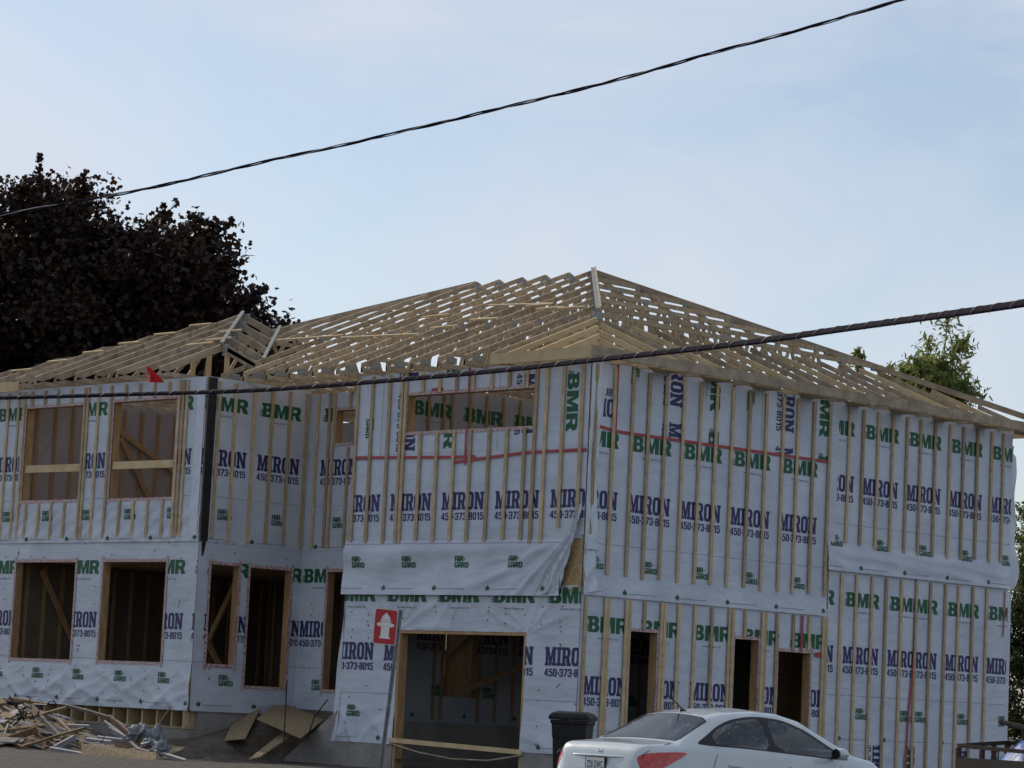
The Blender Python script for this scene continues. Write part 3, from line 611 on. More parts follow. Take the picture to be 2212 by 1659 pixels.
# lower hip corner: stepped jacks in fresh lumber
G = P0+dh*3.66; zdrop = -.06
zr = lambda x: ZE+mm*(.5-x)-.045          # plane of the right-hand slope, slightly stepped down
ys = [1.5, .9, .3, -.2]
for i in range(18):
    y = G[1]+.25+.61*i
    if y > 11.3: break
    x0 = -1.73 if y < 11.1-G[1]-.2 else max(-1.73, -(11.1-y)-.0)
    mb = MB(); mat = random.choice((M['wood'], M['oldwood'], M['oldwood'], M['newwood']))
    mb.beam((x0, y, zr(x0)), (.48, y, zr(.48)), TK, CH, mat, top=True); mb.beam((x0, y, 7.26), (.48, y, 7.26), TK, CH, mat, top=True)
    if x0 < -1.2: mb.beam((x0+.05, y, 7.24), (x0+.05, y, zr(x0)-.05), .06, TK, mat, up=(1, 0, 0)); mb.beam((x0+.1, y, 7.24), (-.85, y, zr(-.85)-.05), TK-.006, .07, mat)
    mb.build('jack_truss', house)
for i in range(3):      # stepped corner: one jack each way from the hip, with a flat header running back
    x = -1.50+.61*i; y = -x+.17; z = zr(x)
    mb = MB(); mb.beam((x, -.48, zs(-.48)-.045), (x, y-.03, zs(y)-.045), TK, CH, M['newwood'], top=True); mb.beam((x, -.48, 7.26), (x, 1.8, 7.26), TK, CH, M['newwood'], top=True)
    if i < 3: mb.beam((x-.004, y-.3, 7.22), (x-.004, y-.25, z-.2), .06, TK-.004, M['newwood'], up=(1, 0, 0))
    mb.build('jack_truss', house)
    mb = MB(); mb.beam((x+.02, y, z), (.48, y, zr(.48)), TK, CH+.01, M['newwood'], top=True); mb.beam((-1.7, y+.001, 7.26), (.48, y+.001, 7.26), TK, CH, M['newwood'], top=True)
    if i < 3: mb.beam((x-.95, y-.002, z), (x+.02, y-.002, z), TK, CH+.04, M['newwood'], top=True)
    if i == 0: plate_at(mb, (x, y, z-.10), 'y', .12, .17)
    mb.build('jack_truss', house)
# fascia boards
mb = MB(); mb.box((.485, -.525, 7.185), (.525, 4.2, 7.345), M['oldwood']); mb.build('fascia', house)
mb = MB(); mb.box((.485, 4.205, 7.182), (.525, 8.6, 7.340), M['oldwood']); mb.build('fascia', house)
mb = MB(); mb.box((.485, 8.605, 7.180), (.525, 11.6, 7.338), M['oldwood']); mb.build('fascia', house)
mb = MB(); mb.box((-1.71, -.527, 7.155), (.482, -.487, 7.325), M['newwood']); mb.build('fascia', house)
mb = MB(); mb.box((.49, 11.605, 7.15), (-3.2, 11.64, 7.33), M['newwood']); mb.build('fascia', house)
mb = MB()
for i in range(9): y = 1.3+1.22*i; mb.poly([(.46, y-.55, 7.172), (.46, y+.35, 7.172), (.02, y+.42, 7.178), (.02, y+.1, 7.178)], M['newwood'])
mb.build('soffit_lookout', house)
# top plate of the walls
mb = MB(); mb.box((-.155, .2, 7.202), (-.01, 11.1, 7.172+.06), M['wood']); mb.box((-5.38, .01, 7.202), (-.2, .15, 7.172+.06), M['wood']); mb.build('top_plate', house)
# temporary bracing strips nailed across the front slope
def on_front(x, y): return onplane(x, y, (0, -.5, ZE+.02), (0, -mm, 1))
s2 = lambda x, y: ((1800+x/2.212)/1.736, (1000+y/2.212)/1.736); s9 = lambda x, y: ((900+x/2.212)/1.736, (1000+y/2.212)/1.736)
for a, b in ((s2(70, 330), s2(605, 314)), (s2(380, 334), s2(600, 317)), (s2(470, 360), s2(695, 341)), (s2(640, 356), s2(870, 340)), (s2(0, 440), s2(135, 436)), (s9(1510, 430), s9(1730, 402)), (s9(1910, 450), s9(2140, 436)), (s9(1580, 520), s9(1800, 495)), (s9(300, 618), s9(850, 577)), (s9(840, 597), s9(1480, 566))):
    mb = MB(); mb.beam(on_front(*a)+(0, 0, .02), on_front(*b)+(0, 0, .02), .05, .022, M['newwood'], up=(0, -mm, 1)); mb.build('temporary_brace', house)

# wing roof
A = np.array((-11.56, 2.5, 9.0)); mw = .42
def zw(y): return 9.0-mw*(2.5-y)
for k in range(-6, 5):
    x = A[0]+.61*k; y1 = 2.5-.61*abs(k)
    mb = MB(); mat = M['oldwood']; mb.beam((x, -1.3, zw(-1.3)), (x, y1, zw(y1)), TK, .125, mat, top=True); mb.beam((x, -1.3, 7.34), (x, 5.0, 7.34), TK, .08, mat, top=True)
    if y1 > .3: mb.beam((x, .2, 7.3), (x, max(.3, y1-.5), zw(max(.3, y1-.5))-.06), TK-.006, .07, mat)
    mb.build('jack_truss', house)
for k in range(0, 5):
    y = 2.5-.61*k; x0 = A[0]+.61*k; x1 = x0
    while x1 < -7.4 and 9.0-mw*(x1-A[0]) > zs(y)+.0: x1 += .02
    mb = MB(); mb.beam((x0, y, zw(y)), (x1, y, 9.0-mw*(x1-A[0])), TK, .12, M['oldwood'], top=True); plate_at(mb, (x0+.12, y, zw(y)-.12), 'y', .14, .2)
    if k == 4:
        mb.beam((-15, y, 7.36), (-7.4, y, 7.36), TK, .10, M['oldwood'], top=True)
        for xx in (-9.9, -9.45, -8.95): mb.beam((xx, y, 7.3), (xx, y, 9.0-mw*(max(xx, x0)-A[0])-.1), .09, TK, M['newwood'], up=(1, 0, 0))
        mb.beam((-9.0, y, 7.9), (-7.6, y, 7.34), TK, .10, M['oldwood'])
    # flat top of the step-down truss and its left slope
    xl = A[0]-.61*k
    if k: mb.beam((xl, y, zw(y)-.005), (x0, y, zw(y)-.005), TK, .11, M['oldwood'], top=True)
    mb.beam((xl, y, zw(y)), (xl-.9, y, zw(y)-mw*.9), TK, .11, M['oldwood'], top=True)
    mb.build('roof_truss', house)
for i in range(7):
    y = 2.0-.5*i; x = -12.2-.42*i; z = zw(y)+.015 if i < 6 else zw(y)
    mb = MB(); mb.beam((x, y-.25, zw(y-.25)+.02), (x+.62, y-.25, zw(y-.25)+.02), .05, .03, M['newwood'], up=(0, -mw, 1)); mb.build('temporary_brace', house)
for a, b in (((-10.3, .95), (-9.7, .95)), ((-9.95, .35), (-9.3, .40)), ((-10.2, .1), (-9.5, .15))):
    mb = MB(); mb.beam((a[0], a[1], zw(a[1])+.02), (b[0], b[1], zw(b[1])+.02), .05, .03, M['newwood'], up=(0, -mw, 1)); mb.build('temporary_brace', house)
hip_board(A+(0, 0, .03), A+np.array((1, -1, -mw))*2.5+(0, 0, .03), .058, M['hipboard'])
B0 = on_front(605, 707); B1 = on_front(569, 777); hip_board(B0+(0, 0, .02), B1+(0, 0, .02), .058, M['hipboard'])
mb = MB(); mb.box((-15.3, -1.34, 7.16), (-13.25, -1.30, 7.34), M['newwood']); mb.build('fascia', house)
# ---------------------------------------------------------------- red flag on the wing roof
M['flag'] = nmat('red_cloth', (.50, .010, .02), (.34, .008, .015), .8, 12, bump=.3, trans=.25)
mb = MB()
def flg(a, b):
    x0 = -9.36+.03*b; wd = .10+.36*b**1.1; z = 7.40-.27*b-.02*a*b
    return (x0+wd*a, -1.40+.03*math.sin(a*6+b*3)+.02*b, z)
mb.grid(flg, 8, 10, M['flag']); tag(mb.build('warning_flag', smooth=True), 'small red cloth flag hanging from a rafter end of the left wing', 'flag')

# ---------------------------------------------------------------- courtyard: dirt bank, sheets, stakes
M['dirt'] = nmat('dirt', (.155, .125, .095), (.085, .07, .055), .95, 4, bump=.8, bscale=16, detail=8)
def bank(x, y):
    t = min(1, max(0, (y+2.4)/3.9)); t *= 1-min(1, max(0, (x+7.3)/.5))*min(1, max(0, (.25-y)/.3)); return .70+.92*t**1.15+.05*fbm(x, y, .9)*t
mb = MB(); mb.grid(lambda a, b: (-8.9+3.6*a, -2.6+4.14*b, bank(-8.9+3.6*a, -2.6+4.14*b)-(.5*max(0, (.02-a)*50))), 24, 24, M['dirt']); tag(mb.build('dirt_bank', smooth=True), kind='structure')
bn = np.array((0, -.245, 1.0)); bp0 = np.array((-7, 0.0, 1.23))
def onbank(px, lift=.04): q = onplane(px[0], px[1], bp0+np.array((0, 0, lift)), bn); return q
M['sheet'] = nmat('osb_sheet', (.29, .22, .125), (.19, .14, .08), .85, 16, bump=.3, detail=4)
def thick_quad(mb, pts, t, mat, n):
    n = Vector(n).normalized()*t; lo = [Vector(p)-n for p in pts]; mb.hexa(lo+[Vector(p) for p in pts], mat)
def sheet(name, px, lift, label, cat, marks=2):
    mb = MB(); pts = [onbank(p, l) for p, l in zip(px, lift)]
    nn = (Vector(pts[1])-Vector(pts[0])).cross(Vector(pts[2])-Vector(pts[0])).normalized()
    if nn.z < 0: nn = -nn
    thick_quad(mb, pts, .016, M['sheet'], nn)
    for i in range(marks):
        f = (i+1)/(marks+1); a = Vector(pts[0]).lerp(Vector(pts[3]), f); b = Vector(pts[1]).lerp(Vector(pts[2]), f)
        mb.beam(a+nn*.0005, b+nn*.0005, .008, .003, M['black'], up=nn)
    return tag(mb.build(name), label, cat)
sheet('chipboard_sheet', [(554.8, 1552.2), (649.8, 1593.9), (699.3, 1554.8), (603, 1514.5)], (.30, .16, .12, .12), 'wide tan chipboard sheet lying on the dirt bank in the courtyard', 'board')
sheet('chipboard_offcut', [(484.5, 1599), (530, 1595), (566.5, 1521), (514.4, 1532.7)], (.03, .06, .20, .08), 'narrower chipboard offcut sloping down left of the wide sheet', 'board')
sheet('plank', [(536, 1640), (561.3, 1634.3), (630.3, 1588.7), (609.5, 1582)], (.03, .03, .05, .05), 'single grey plank lying in the dirt under the wide chipboard sheet', 'plank', 0)
M['rust'] = nmat('rusty_steel', (.03, .018, .014), (.018, .013, .011), .95, 12, bump=.2)
q0 = onplane(611.4, 1637, (0, -1.6, 0), (0, 1, 0)); q1 = onplane(619.9, 1469, (0, -1.6, 0), (0, 1, 0)); q0[2] = .6
mb = MB(); mb.tube([q0, q1], .011, M['rust'], 6); tag(mb.build('steel_stake'), 'thin straight steel rod standing upright before the courtyard', 'rod')
mb = MB(); pp = [onplane(*p, (0, -.5, 0), (0, 1, 0)) for p in ((666, 1598), (669, 1578), (678, 1552), (693, 1530), (708.4, 1510.6))]; mb.tube(pp, .010, M['rust'], 6); tag(mb.build('bent_rod'), 'thin bent dark rod leaning out of the dirt bank', 'rod')

# ---------------------------------------------------------------- debris pile in front of the wing
zd = lambda x, y: (x/3.16/1.736, (2600+y/3.16)/1.736)
def dp(x, y, Y): return ony(*zd(x, y), Y)
M['chips'] = nmat('rubble', (.20, .17, .14), (.06, .05, .045), .95, 7, bump=1.0, bscale=9, detail=8)
topz = [(-17, 1.25), (-14.3, 1.48), (-13.3, 1.47), (-12.2, 1.42), (-11, 1.24), (-10.2, 1.0), (-9.4, .76), (-8.8, .70)]
def heap(x, y):
    z = float(np.interp(x, [p[0] for p in topz], [p[1] for p in topz])); t = min(1, max(0, (y+4.0)/2.2))
    return .68+(z-.68)*t*(1-.3*max(0, (y+1.5)/.8))+.06*fbm(x*1.3, y*1.3, 1.1)*t
mb = MB(); mb.grid(lambda a, b: (-17+8.4*a, -4.2+3.3*b, heap(-17+8.4*a, -4.2+3.3*b)), 70, 26, M['chips']); tag(mb.build('rubble_heap', smooth=True), 'heap of building rubble under the scrap boards', 'rubble', kind='stuff')
M['sc_tan'] = nmat('scrap_tan', (.27, .195, .11), (.17, .12, .07), .8, 5, objrand=.25, bump=.2)
M['sc_grey'] = nmat('scrap_grey', (.27, .245, .22), (.17, .155, .14), .85, 5, objrand=.25, bump=.2)
M['sc_pale'] = nmat('scrap_pale', (.33, .325, .35), (.24, .235, .26), .75, 5, objrand=.15)
M['sc_brown'] = nmat('scrap_brown', (.24, .13, .075), (.15, .08, .05), .8, 6, objrand=.15, bump=.2)
GRP = 'scrap boards in the rubble heap'
def scrap(pts, w, t, mat, label, name='scrap_board', up=None, grp=GRP, cat='board'):
    mb = MB(); pts = [Vector(p) for p in pts]
    if len(pts) == 2: mb.beam(pts[0], pts[1], t, w, M[mat], up=up or (0, -.45, .9))
    else:
        upv = Vector(up or (0, -.45, .9)); i0 = len(mb.v)
        for i, p in enumerate(pts):
            d = (pts[min(i+1, len(pts)-1)]-pts[max(i-1, 0)]).normalized(); s_ = d.cross(upv).normalized(); u_ = s_.cross(d).normalized()
            for a, b in ((-t/2, -w/2), (t/2, -w/2), (t/2, w/2), (-t/2, w/2)): mb.v.append(tuple(p+s_*a+u_*b))
        k = mb.mi(M[mat])
        for i in range(len(pts)-1):
            for j in range(4):
                a = i0+i*4+j; b = i0+i*4+(j+1) % 4; mb.f.append((a, b, b+4, a+4)); mb.m.append(k)
        e = i0+4*(len(pts)-1); mb.f += [(i0+3, i0+2, i0+1, i0), (e, e+1, e+2, e+3)]; mb.m += [k, k]
    return tag(mb.build(name), label, cat, grp)
def S(pl, w, t, mat, label, **k): return scrap([dp(x, y, Y) for x, y, Y in pl], w, t, mat, label, **k)
S([(5, 655, -3.3), (108, 395, -2.7)], .115, .03, 'sc_pale', 'short pale board standing steeply at the left end of the heap')
S([(0, 695, -3.3), (380, 600, -3.2), (720, 490, -3.0), (1010, 412, -2.8)], .045, .04, 'sc_tan', 'long thin tan plank rising across the whole middle of the heap')
S([(260, 290, -2.3), (520, 245, -2.2), (780, 172, -2.1)], .05, .05, 'sc_tan', 'bent tan plank along the crest of the heap')
S([(105, 55, -2.0), (560, 132, -1.9)], .055, .03, 'sc_tan', 'uppermost tan board poking over the crest against the wrap')
S([(470, 265, -2.5), (750, 550, -2.9)], .10, .04, 'sc_grey', 'broad grey-brown board slanting down right in the middle of the heap')
S([(690, 310, -2.6), (870, 492, -2.9)], .065, .035, 'sc_tan', 'shorter tan board parallel to the broad grey-brown board')
S([(655, 645, -3.3), (890, 520, -3.1)], .085, .06, 'sc_pale', 'white painted block tilted up at the centre of the heap')
S([(595, 655, -3.4), (900, 710, -3.4), (1200, 770, -3.45), (1420, 802, -3.5)], .07, .04, 'sc_pale', 'long white board along the foot of the heap')
S([(1240, 330, -2.6), (1440, 480, -2.8), (1640, 660, -3.1), (1770, 690, -3.2)], .035, .03, 'sc_pale', 'narrow white edged strip curving down the right slope')
S([(1310, 295, -2.4), (1480, 440, -2.6), (1650, 590, -2.9), (1790, 690, -3.1)], .13, .03, 'sc_brown', 'reddish brown curved board on the right slope')
S([(760, 140, -1.9), (1020, 205, -2.0), (1310, 290, -2.1), (1500, 405, -2.3)], .055, .03, 'sc_grey', 'grey plank bending down the right side of the crest')
S([(480, 735, -3.5), (930, 775, -3.5)], .075, .05, 'sc_tan', 'tan timber lying at the foot below the white painted block')
S([(0, 740, -3.5), (350, 800, -3.6)], .09, .04, 'sc_tan', 'tan board at the lower left corner of the heap')
S([(100, 545, -3.1), (440, 430, -2.8)], .12, .03, 'sc_brown', 'wide brown board on the left slope')
S([(1030, 545, -3.1), (1320, 580, -3.2)], .055, .04, 'sc_pale', 'short white board above the scored chipboard panel')
S([(1160, 520, -3.0), (1450, 555, -3.1)], .05, .03, 'sc_pale', 'thin white strip just behind the short white board')
S([(800, 385, -2.75), (1060, 395, -2.8)], .06, .03, 'sc_pale', 'pale flat board near the top middle of the heap')
S([(1760, 655, -3.1), (1980, 730, -3.3), (2200, 798, -3.5)], .045, .04, 'sc_pale', 'white strip running off the right foot of the heap')
S([(1300, 425, -2.7), (1500, 540, -2.9)], .10, .02, 'sc_pale', 'pale sheet fragment behind the narrow curved strip')
S([(1800, 505, -2.2), (2000, 215, -1.0)], .20, .018, 'sheet', 'bright tan board leaning against the open joist ends', name='leaning_board', up=(.6, -.3, .5), grp=None)
mb = MB(); pts = [dp(960, 590, -3.5), dp(1850, 700, -3.5), dp(1845, 812, -3.6), dp(965, 742, -3.6)]; thick_quad(mb, pts, .02, M['sheet'], (0, -1, .3))
for f in (.33, .50, .66): mb.beam(Vector(pts[0]).lerp(Vector(pts[1]), f)+Vector((0, -.002, 0)), Vector(pts[3]).lerp(Vector(pts[2]), f)+Vector((0, -.002, 0)), .01, .004, M['black'], up=(0, -1, .3))
tag(mb.build('scored_panel'), 'tan chipboard panel with dark score lines at the foot of the heap', 'board')
rs = random.Random(21)
def hnorm(x, y): return Vector((heap(x-.1, y)-heap(x+.1, y), heap(x, y-.1)-heap(x, y+.1), .2)).normalized()
for i in range(170):
    x = rs.uniform(-15.2, -9.3); y = rs.uniform(-4.0, -1.4); big = rs.random() < .3; l = rs.uniform(.3, .8) if big else rs.uniform(.35, 1.5); a = rs.gauss(-.1, .5); e = rs.uniform(.015, .09)
    dx, dy = math.cos(a)*l/2, math.sin(a)*l/2
    if heap(x, y) < .76: continue
    p = (x-dx, y-dy, heap(x-dx, y-dy)+e+rs.uniform(-.02, .04)); q = (x+dx, y+dy, heap(x+dx, y+dy)+e+rs.uniform(-.03, .04)); m = rs.choice(('sc_tan', 'sc_grey', 'sc_pale', 'sc_tan', 'sc_brown', 'sc_grey', 'sheet'))
    n_ = hnorm(x, y)+Vector((rs.uniform(-.15, .15), rs.uniform(-.2, .1), 0))
    mb = MB(); mb.beam(p, q, rs.uniform(.18, .36) if big else rs.choice((.05, .07, .09, .09, .14)), rs.uniform(.010, .028), M[m], up=n_)
    tag(mb.build('offcut'), 'small loose offcut of wood scattered among the larger boards of the heap', 'offcut', 'small offcuts scattered over the heap')
M['film'] = nmat('white_plastic_film', (.33, .355, .39), (.25, .275, .31), .8, 6, bump=.2, spec=.1, trans=.3)
def bag(cx, cy, Y, w, h, seed, mat, label):
    c = dp(cx, cy, Y); mb = MB()
    def fn(a, b):
        th = a*2*math.pi; ph = b*math.pi; r = 1+.9*fbm(math.cos(th)*1.6+seed, math.sin(th)*1.6+ph*1.5, 1.4)+.22*math.sin(5*th+seed+3*ph)+.14*math.sin(11*th+7*ph)
        return (c[0]+w*r*math.sin(ph)*math.cos(th), c[1]+.5*w*r*math.sin(ph)*math.sin(th), c[2]+h*r*math.cos(ph))
    mb.grid(fn, 28, 18, mat); return tag(mb.build('plastic_film', smooth=True, weld=True), label, 'plastic film')
bag(1640, 470, -2.9, .22, .10, 1.0, M['film'], 'white plastic film bunched on the right slope of the heap')
bag(1870, 520, -2.9, .10, .15, 4.0, M['film'], 'upright white plastic scrap before the leaning tan board')
bag(1760, 590, -3.1, .12, .06, 9.0, M['greyink'], 'dark grey crumpled plastic below the white film')
bag(1920, 640, -3.2, .13, .09, 6.0, M['film'], 'lowest white plastic scrap at the right foot of the heap')
mb = MB(); rs = random.Random(5)
for i in range(9):
    p = np.array(dp(rs.uniform(0, 260), rs.uniform(90, 380), -2.6)); path = [p]
    for k in range(9): p = p+np.array((rs.uniform(-.14, .16), rs.uniform(-.04, .04), rs.uniform(-.09, .09))); path.append(p)
    mb.tube(path, .012, M['dark'], 6)
mb.tube([dp(*p, -2.3) for p in ((400, 130), (560, 135), (590, 95), (625, 85), (670, 125), (760, 135))], .012, M['dark'], 6)
tag(mb.build('cable_tangle'), 'black cable tangle at the upper left of the heap', 'cable tangle')
mb = MB(); mb.tube([dp(1130, 590, -3.3), dp(1190, 590, -3.3), dp(1215, 560, -3.3), dp(1240, 500, -3.2)], .008, M['dark'], 6); tag(mb.build('bent_wire'), 'short bent dark wire sticking up above the scored panel', 'wire')

# ---------------------------------------------------------------- hydrant sign
M['signred'] = nmat('sign_red', (.42, .012, .018), (.38, .010, .015), .4, 3, spec=.5)
M['signwhite'] = nmat('sign_white', (.72, .72, .70), (.66, .66, .64), .45, 3)
M['galv'] = nmat('galvanised_post', (.22, .23, .24), (.13, .14, .15), .45, 14, metal=.5, spec=.5)
z6 = lambda x, y: ((900+x/1.9988)/1.736, (2050+y/1.9988)/1.736)
SD = 33.0
c00, c10, c11, c01 = [np.array(atdist(*z6(*p), SD)) for p in ((993, 724), (1163, 742), (1188, 477), (1014, 458))]
so = (c00+c10+c11+c01)/4; sr = ((c10-c00)+(c11-c01))/2; su = ((c01-c00)+(c11-c10))/2; sn = np.cross(sr, su); sn /= np.linalg.norm(sn)
sign = empty('hydrant_sign', (0, 0, 0)); tag(sign, 'red hydrant location sign with a white hydrant symbol on a leaning steel post', 'sign')
def SP(a, b, d=0.0): return so+sr*(a-.5)+su*(b-.5)+sn*d
def rrect(x0, x1, y0, y1, rx, ry, n=5):
    out = []
    for cx, cy, a0 in ((x1-rx, y1-ry, 0), (x0+rx, y1-ry, 90), (x0+rx, y0+ry, 180), (x1-rx, y0+ry, 270)):
        out += [(cx+rx*math.cos(RAD(a0+90*i/n)), cy+ry*math.sin(RAD(a0+90*i/n))) for i in range(n+1)]
    return out
mb = MB(); o1 = rrect(0, 1, 0, 1, .10, .068); 
mb.poly([SP(a, b, 0) for a, b in o1], M['signwhite']); mb.poly([SP(a, b, -.004) for a, b in reversed(o1)], M['galv'])
for (a, b), (c, d) in zip(o1, o1[1:]+o1[:1]): mb.poly([SP(a, b, -.004), SP(c, d, -.004), SP(c, d, 0), SP(a, b, 0)], M['signwhite'])
mb.poly([SP(a, b, .0015) for a, b in rrect(.022, .978, .015, .985, .09, .06)], M['signred'])
HY = [[(.27,.165),(.73,.165),(.73,.215),(.68,.225),(.68,.46),(.70,.47),(.70,.50),(.30,.50),(.30,.47),(.32,.46),(.32,.225),(.27,.215)],
      [(.19,.50),(.30,.50),(.30,.62),(.19,.60)], [(.70,.50),(.81,.50),(.81,.60),(.70,.62)], [(.13,.515),(.185,.515),(.185,.59),(.13,.59)], [(.815,.515),(.87,.515),(.87,.59),(.815,.59)],
      [(.305,.505),(.695,.505),(.695,.635),(.305,.635)], [(.27,.645),(.73,.645),(.73,.685),(.27,.685)],
      [(.30,.695),(.70,.695),(.67,.77),(.60,.83),(.55,.845),(.55,.885),(.45,.885),(.45,.845),(.40,.83),(.33,.77)]]
for pl in HY:
    for t in tess(pl): mb.poly([SP(a, b, .003) for a, b in t], M['signwhite'])
mb.build('sign_panel', sign)
pt = np.array(atdist(866, 1317, SD+.03)); pb = np.array(atdist(823, 1659, SD+.03)); dv = (pt-pb)/np.linalg.norm(pt-pb); pb = pb-dv*.62
mb = MB(); rv = sr/np.linalg.norm(sr); nv = sn
mb.beam(pb, pt, .022, .005, M['galv'], up=nv)
for s_ in (-1, 1): mb.beam(pb+rv*s_*.012+nv*.010, pt+rv*s_*.012+nv*.010, .004, .024, M['galv'], up=nv); mb.beam(pb+rv*s_*.018+nv*.021, pt+rv*s_*.018+nv*.021, .011, .003, M['galv'], up=nv)
mb.build('sign_post', sign)
mb = MB()
for b in (.14, .86): mb.tube([SP(.93, b, .001), SP(.93, b, .008)], .008, M['galv'], 8)
mb.build('bolt', sign)

# ---------------------------------------------------------------- wheeled bin
bl = atdist(1236, 1600, 38.0); bx, by = bl[0], bl[1]; bz = gz(bx, by)
bin_ = empty('wheeled_bin', (bx, by, bz), (0, 0, yaw-RAD(12))); bin_.scale = (.80, .80, 1.10); tag(bin_, 'black wheeled rubbish bin with a closed lid standing behind the white car', 'bin')
BH = 1.05
mb = MB(); hb = []
prof = [(0, .20, .25), (.05, .215, .27), (.80, .265, .33), (.82, .272, .34), (.97, .285, .355), (.985, .305, .375), (1.02, .305, .375)]
for z, hw, hd in prof: hb.append([(-hw, -hd, z), (hw, -hd, z), (hw, hd, z), (-hw, hd, z)])
for a, b in zip(hb, hb[1:]):
    for i in range(4): mb.poly([a[i], a[(i+1) % 4], b[(i+1) % 4], b[i]], M['dark'])
mb.poly(list(reversed(hb[0])), M['dark'])
for x in (-.13, .0, .13): mb.box((x-.015, -.352, .62), (x+.015, -.30, .96), M['dark'])
mb.tube([(-.12, -.375, .66), (.12, -.375, .66)], .011, M['galv'], 8); mb.tube([(-.12, -.375, .66), (-.12, -.3, .66)], .012, M['galv'], 6); mb.tube([(.12, -.375, .66), (.12, -.3, .66)], .012, M['galv'], 6)
mb.build('bin_body', bin_, bevel=.008)
mb = MB(); lid = [(1.022, .33, .40), (1.06, .335, .405), (1.10, .29, .36), (1.125, .20, .27)]; hb = [[(-hw, -hd, z), (hw, -hd, z), (hw, hd, z), (-hw, hd, z)] for z, hw, hd in lid]
for a, b in zip(hb, hb[1:]):
    for i in range(4): mb.poly([a[i], a[(i+1) % 4], b[(i+1) % 4], b[i]], M['dark'])
mb.poly(list(reversed(hb[0])), M['dark']); mb.poly(hb[-1], M['dark']); mb.box((-.10, -.425, 1.03), (.10, -.40, 1.055), M['dark'])
mb.build('bin_lid', bin_, bevel=.012)
mb = MB(); mb.tube([(-.22, .44, 1.04), (.22, .44, 1.04)], .016, M['dark'], 8); mb.box((-.22, .37, 1.0), (-.18, .45, 1.06), M['dark']); mb.box((.18, .37, 1.0), (.22, .45, 1.06), M['dark']); mb.build('handle', bin_)
for s_ in (-1, 1):
    mb = MB(); mb.tube([(s_*.23, .28, .11), (s_*.28, .28, .11)], .11, M['dark'], 20); mb.build('wheel', bin_)

# ---------------------------------------------------------------- trailer with blue tarp
M['redsteel'] = nmat('red_primer_steel', (.12, .022, .014), (.06, .016, .012), .6, 10, bump=.15)
M['tarp'] = nmat('blue_tarp', (.012, .085, .34), (.010, .06, .25), .5, 5, bump=.5, bscale=9, spec=.5)
M['darkboard'] = nmat('dark_boards', (.014, .012, .011), (.009, .008, .007), .85, 6, stretch=(1, 1, 5))
zr6 = lambda x, y: ((3400+x/5.027)/1.736, (2600+y/5.027)/1.736)
ta = atdist(*zr6(985, 985), 37.5); tb = atdist(*zr6(2212, 1090), 36.2); tcn_ = atdist(*zr6(1780, 935), 39.2)
ta, tb, tc3 = np.array(ta), np.array(tb), np.array(tcn_); gnd = gz(ta[0], ta[1])
trailer = empty('utility_trailer', (0, 0, 0)); tag(trailer, 'rusty red steel cage trailer with dark side boards by the house end', 'trailer')
tb2 = ta+(tb-ta)*2.3; tb2[2] = tb[2]-.05; td = tb2+(tc3-ta)*1.0; tc3 = ta+(tc3-ta)*1.15
mb = MB()
for p, q in ((ta, tb2), (ta, tc3), (tc3, tb2+(tc3-ta)), (tb2, tb2+(tc3-ta))):
    mb.beam(p, q, .05, .05, M['rust']); mb.beam(p-(0, 0, .26), q-(0, 0, .26), .035, .035, M['redsteel']); mb.beam((p[0], p[1], gnd+.45), (q[0], q[1], gnd+.45), .06, .08, M['redsteel'])
mb.build('top_rail', trailer)
for p in [ta+(tb2-ta)*f for f in (0.0, .16, .6, 1.0)]+[ta+(tc3-ta)*f for f in (.72, 1.0)]:
    mb = MB(); mb.beam((p[0], p[1], gnd+.42), tuple(p-(0, 0, .026)), .05, .05, M['redsteel'], up=(1, 0, 0)); mb.build('stake_post', trailer)
def side(p, q, zt): 
    mb = MB(); o = (0, 0, 0); n = np.cross(q-p, (0, 0, 1)); n = n/np.linalg.norm(n)*.012; a = p+n*3; b = q+n*3
    mb.hexa([(a[0]-n[0], a[1]-n[1], gnd+.45), (b[0]-n[0], b[1]-n[1], gnd+.45), (b[0]+n[0], b[1]+n[1], gnd+.45), (a[0]+n[0], a[1]+n[1], gnd+.45), (a[0]-n[0], a[1]-n[1], zt), (b[0]-n[0], b[1]-n[1], zt), (b[0]+n[0], b[1]+n[1], zt), (a[0]+n[0], a[1]+n[1], zt)], M['darkboard']); return mb.build('side_board', trailer)
side(ta, tb2, ta[2]-.15); side(tb2+(tc3-ta), tc3, ta[2]-.25)
mb = MB(); e = tc3-ta; mb.hexa([(ta[0], ta[1], gnd+.42), (tb2[0], tb2[1], gnd+.42), tuple(tb2[:2]+e[:2])+(gnd+.42,), tuple(tc3[:2])+(gnd+.42,), (ta[0], ta[1], gnd+.46), (tb2[0], tb2[1], gnd+.46), tuple(tb2[:2]+e[:2])+(gnd+.46,), tuple(tc3[:2])+(gnd+.46,)], M['darkboard']); mb.build('deck', trailer)
wc = ta+(tb2-ta)*.55; ax = (tb2-ta)/np.linalg.norm(tb2-ta); nn_ = np.cross(ax, (0, 0, 1))
for s_ in (-.10, 1):
    c = np.array((wc[0], wc[1], gnd+.32))+(e if s_ == 1 else np.zeros(3))+nn_*(.12 if s_ < 0 else -.12); c[2] = gnd+.32
    mb = MB(); mb.tube([c-nn_*.09, c+nn_*.09], .32, M['dark'], 28); wl_ = mb.build('wheel', trailer); mb = MB(); mb.tube([c-nn_*.095, c+nn_*.095], .18, M['galv'], 20); mb.build('rim', wl_)
mb = MB()
tcx = ta+(tb2-ta)*.38+e*.5
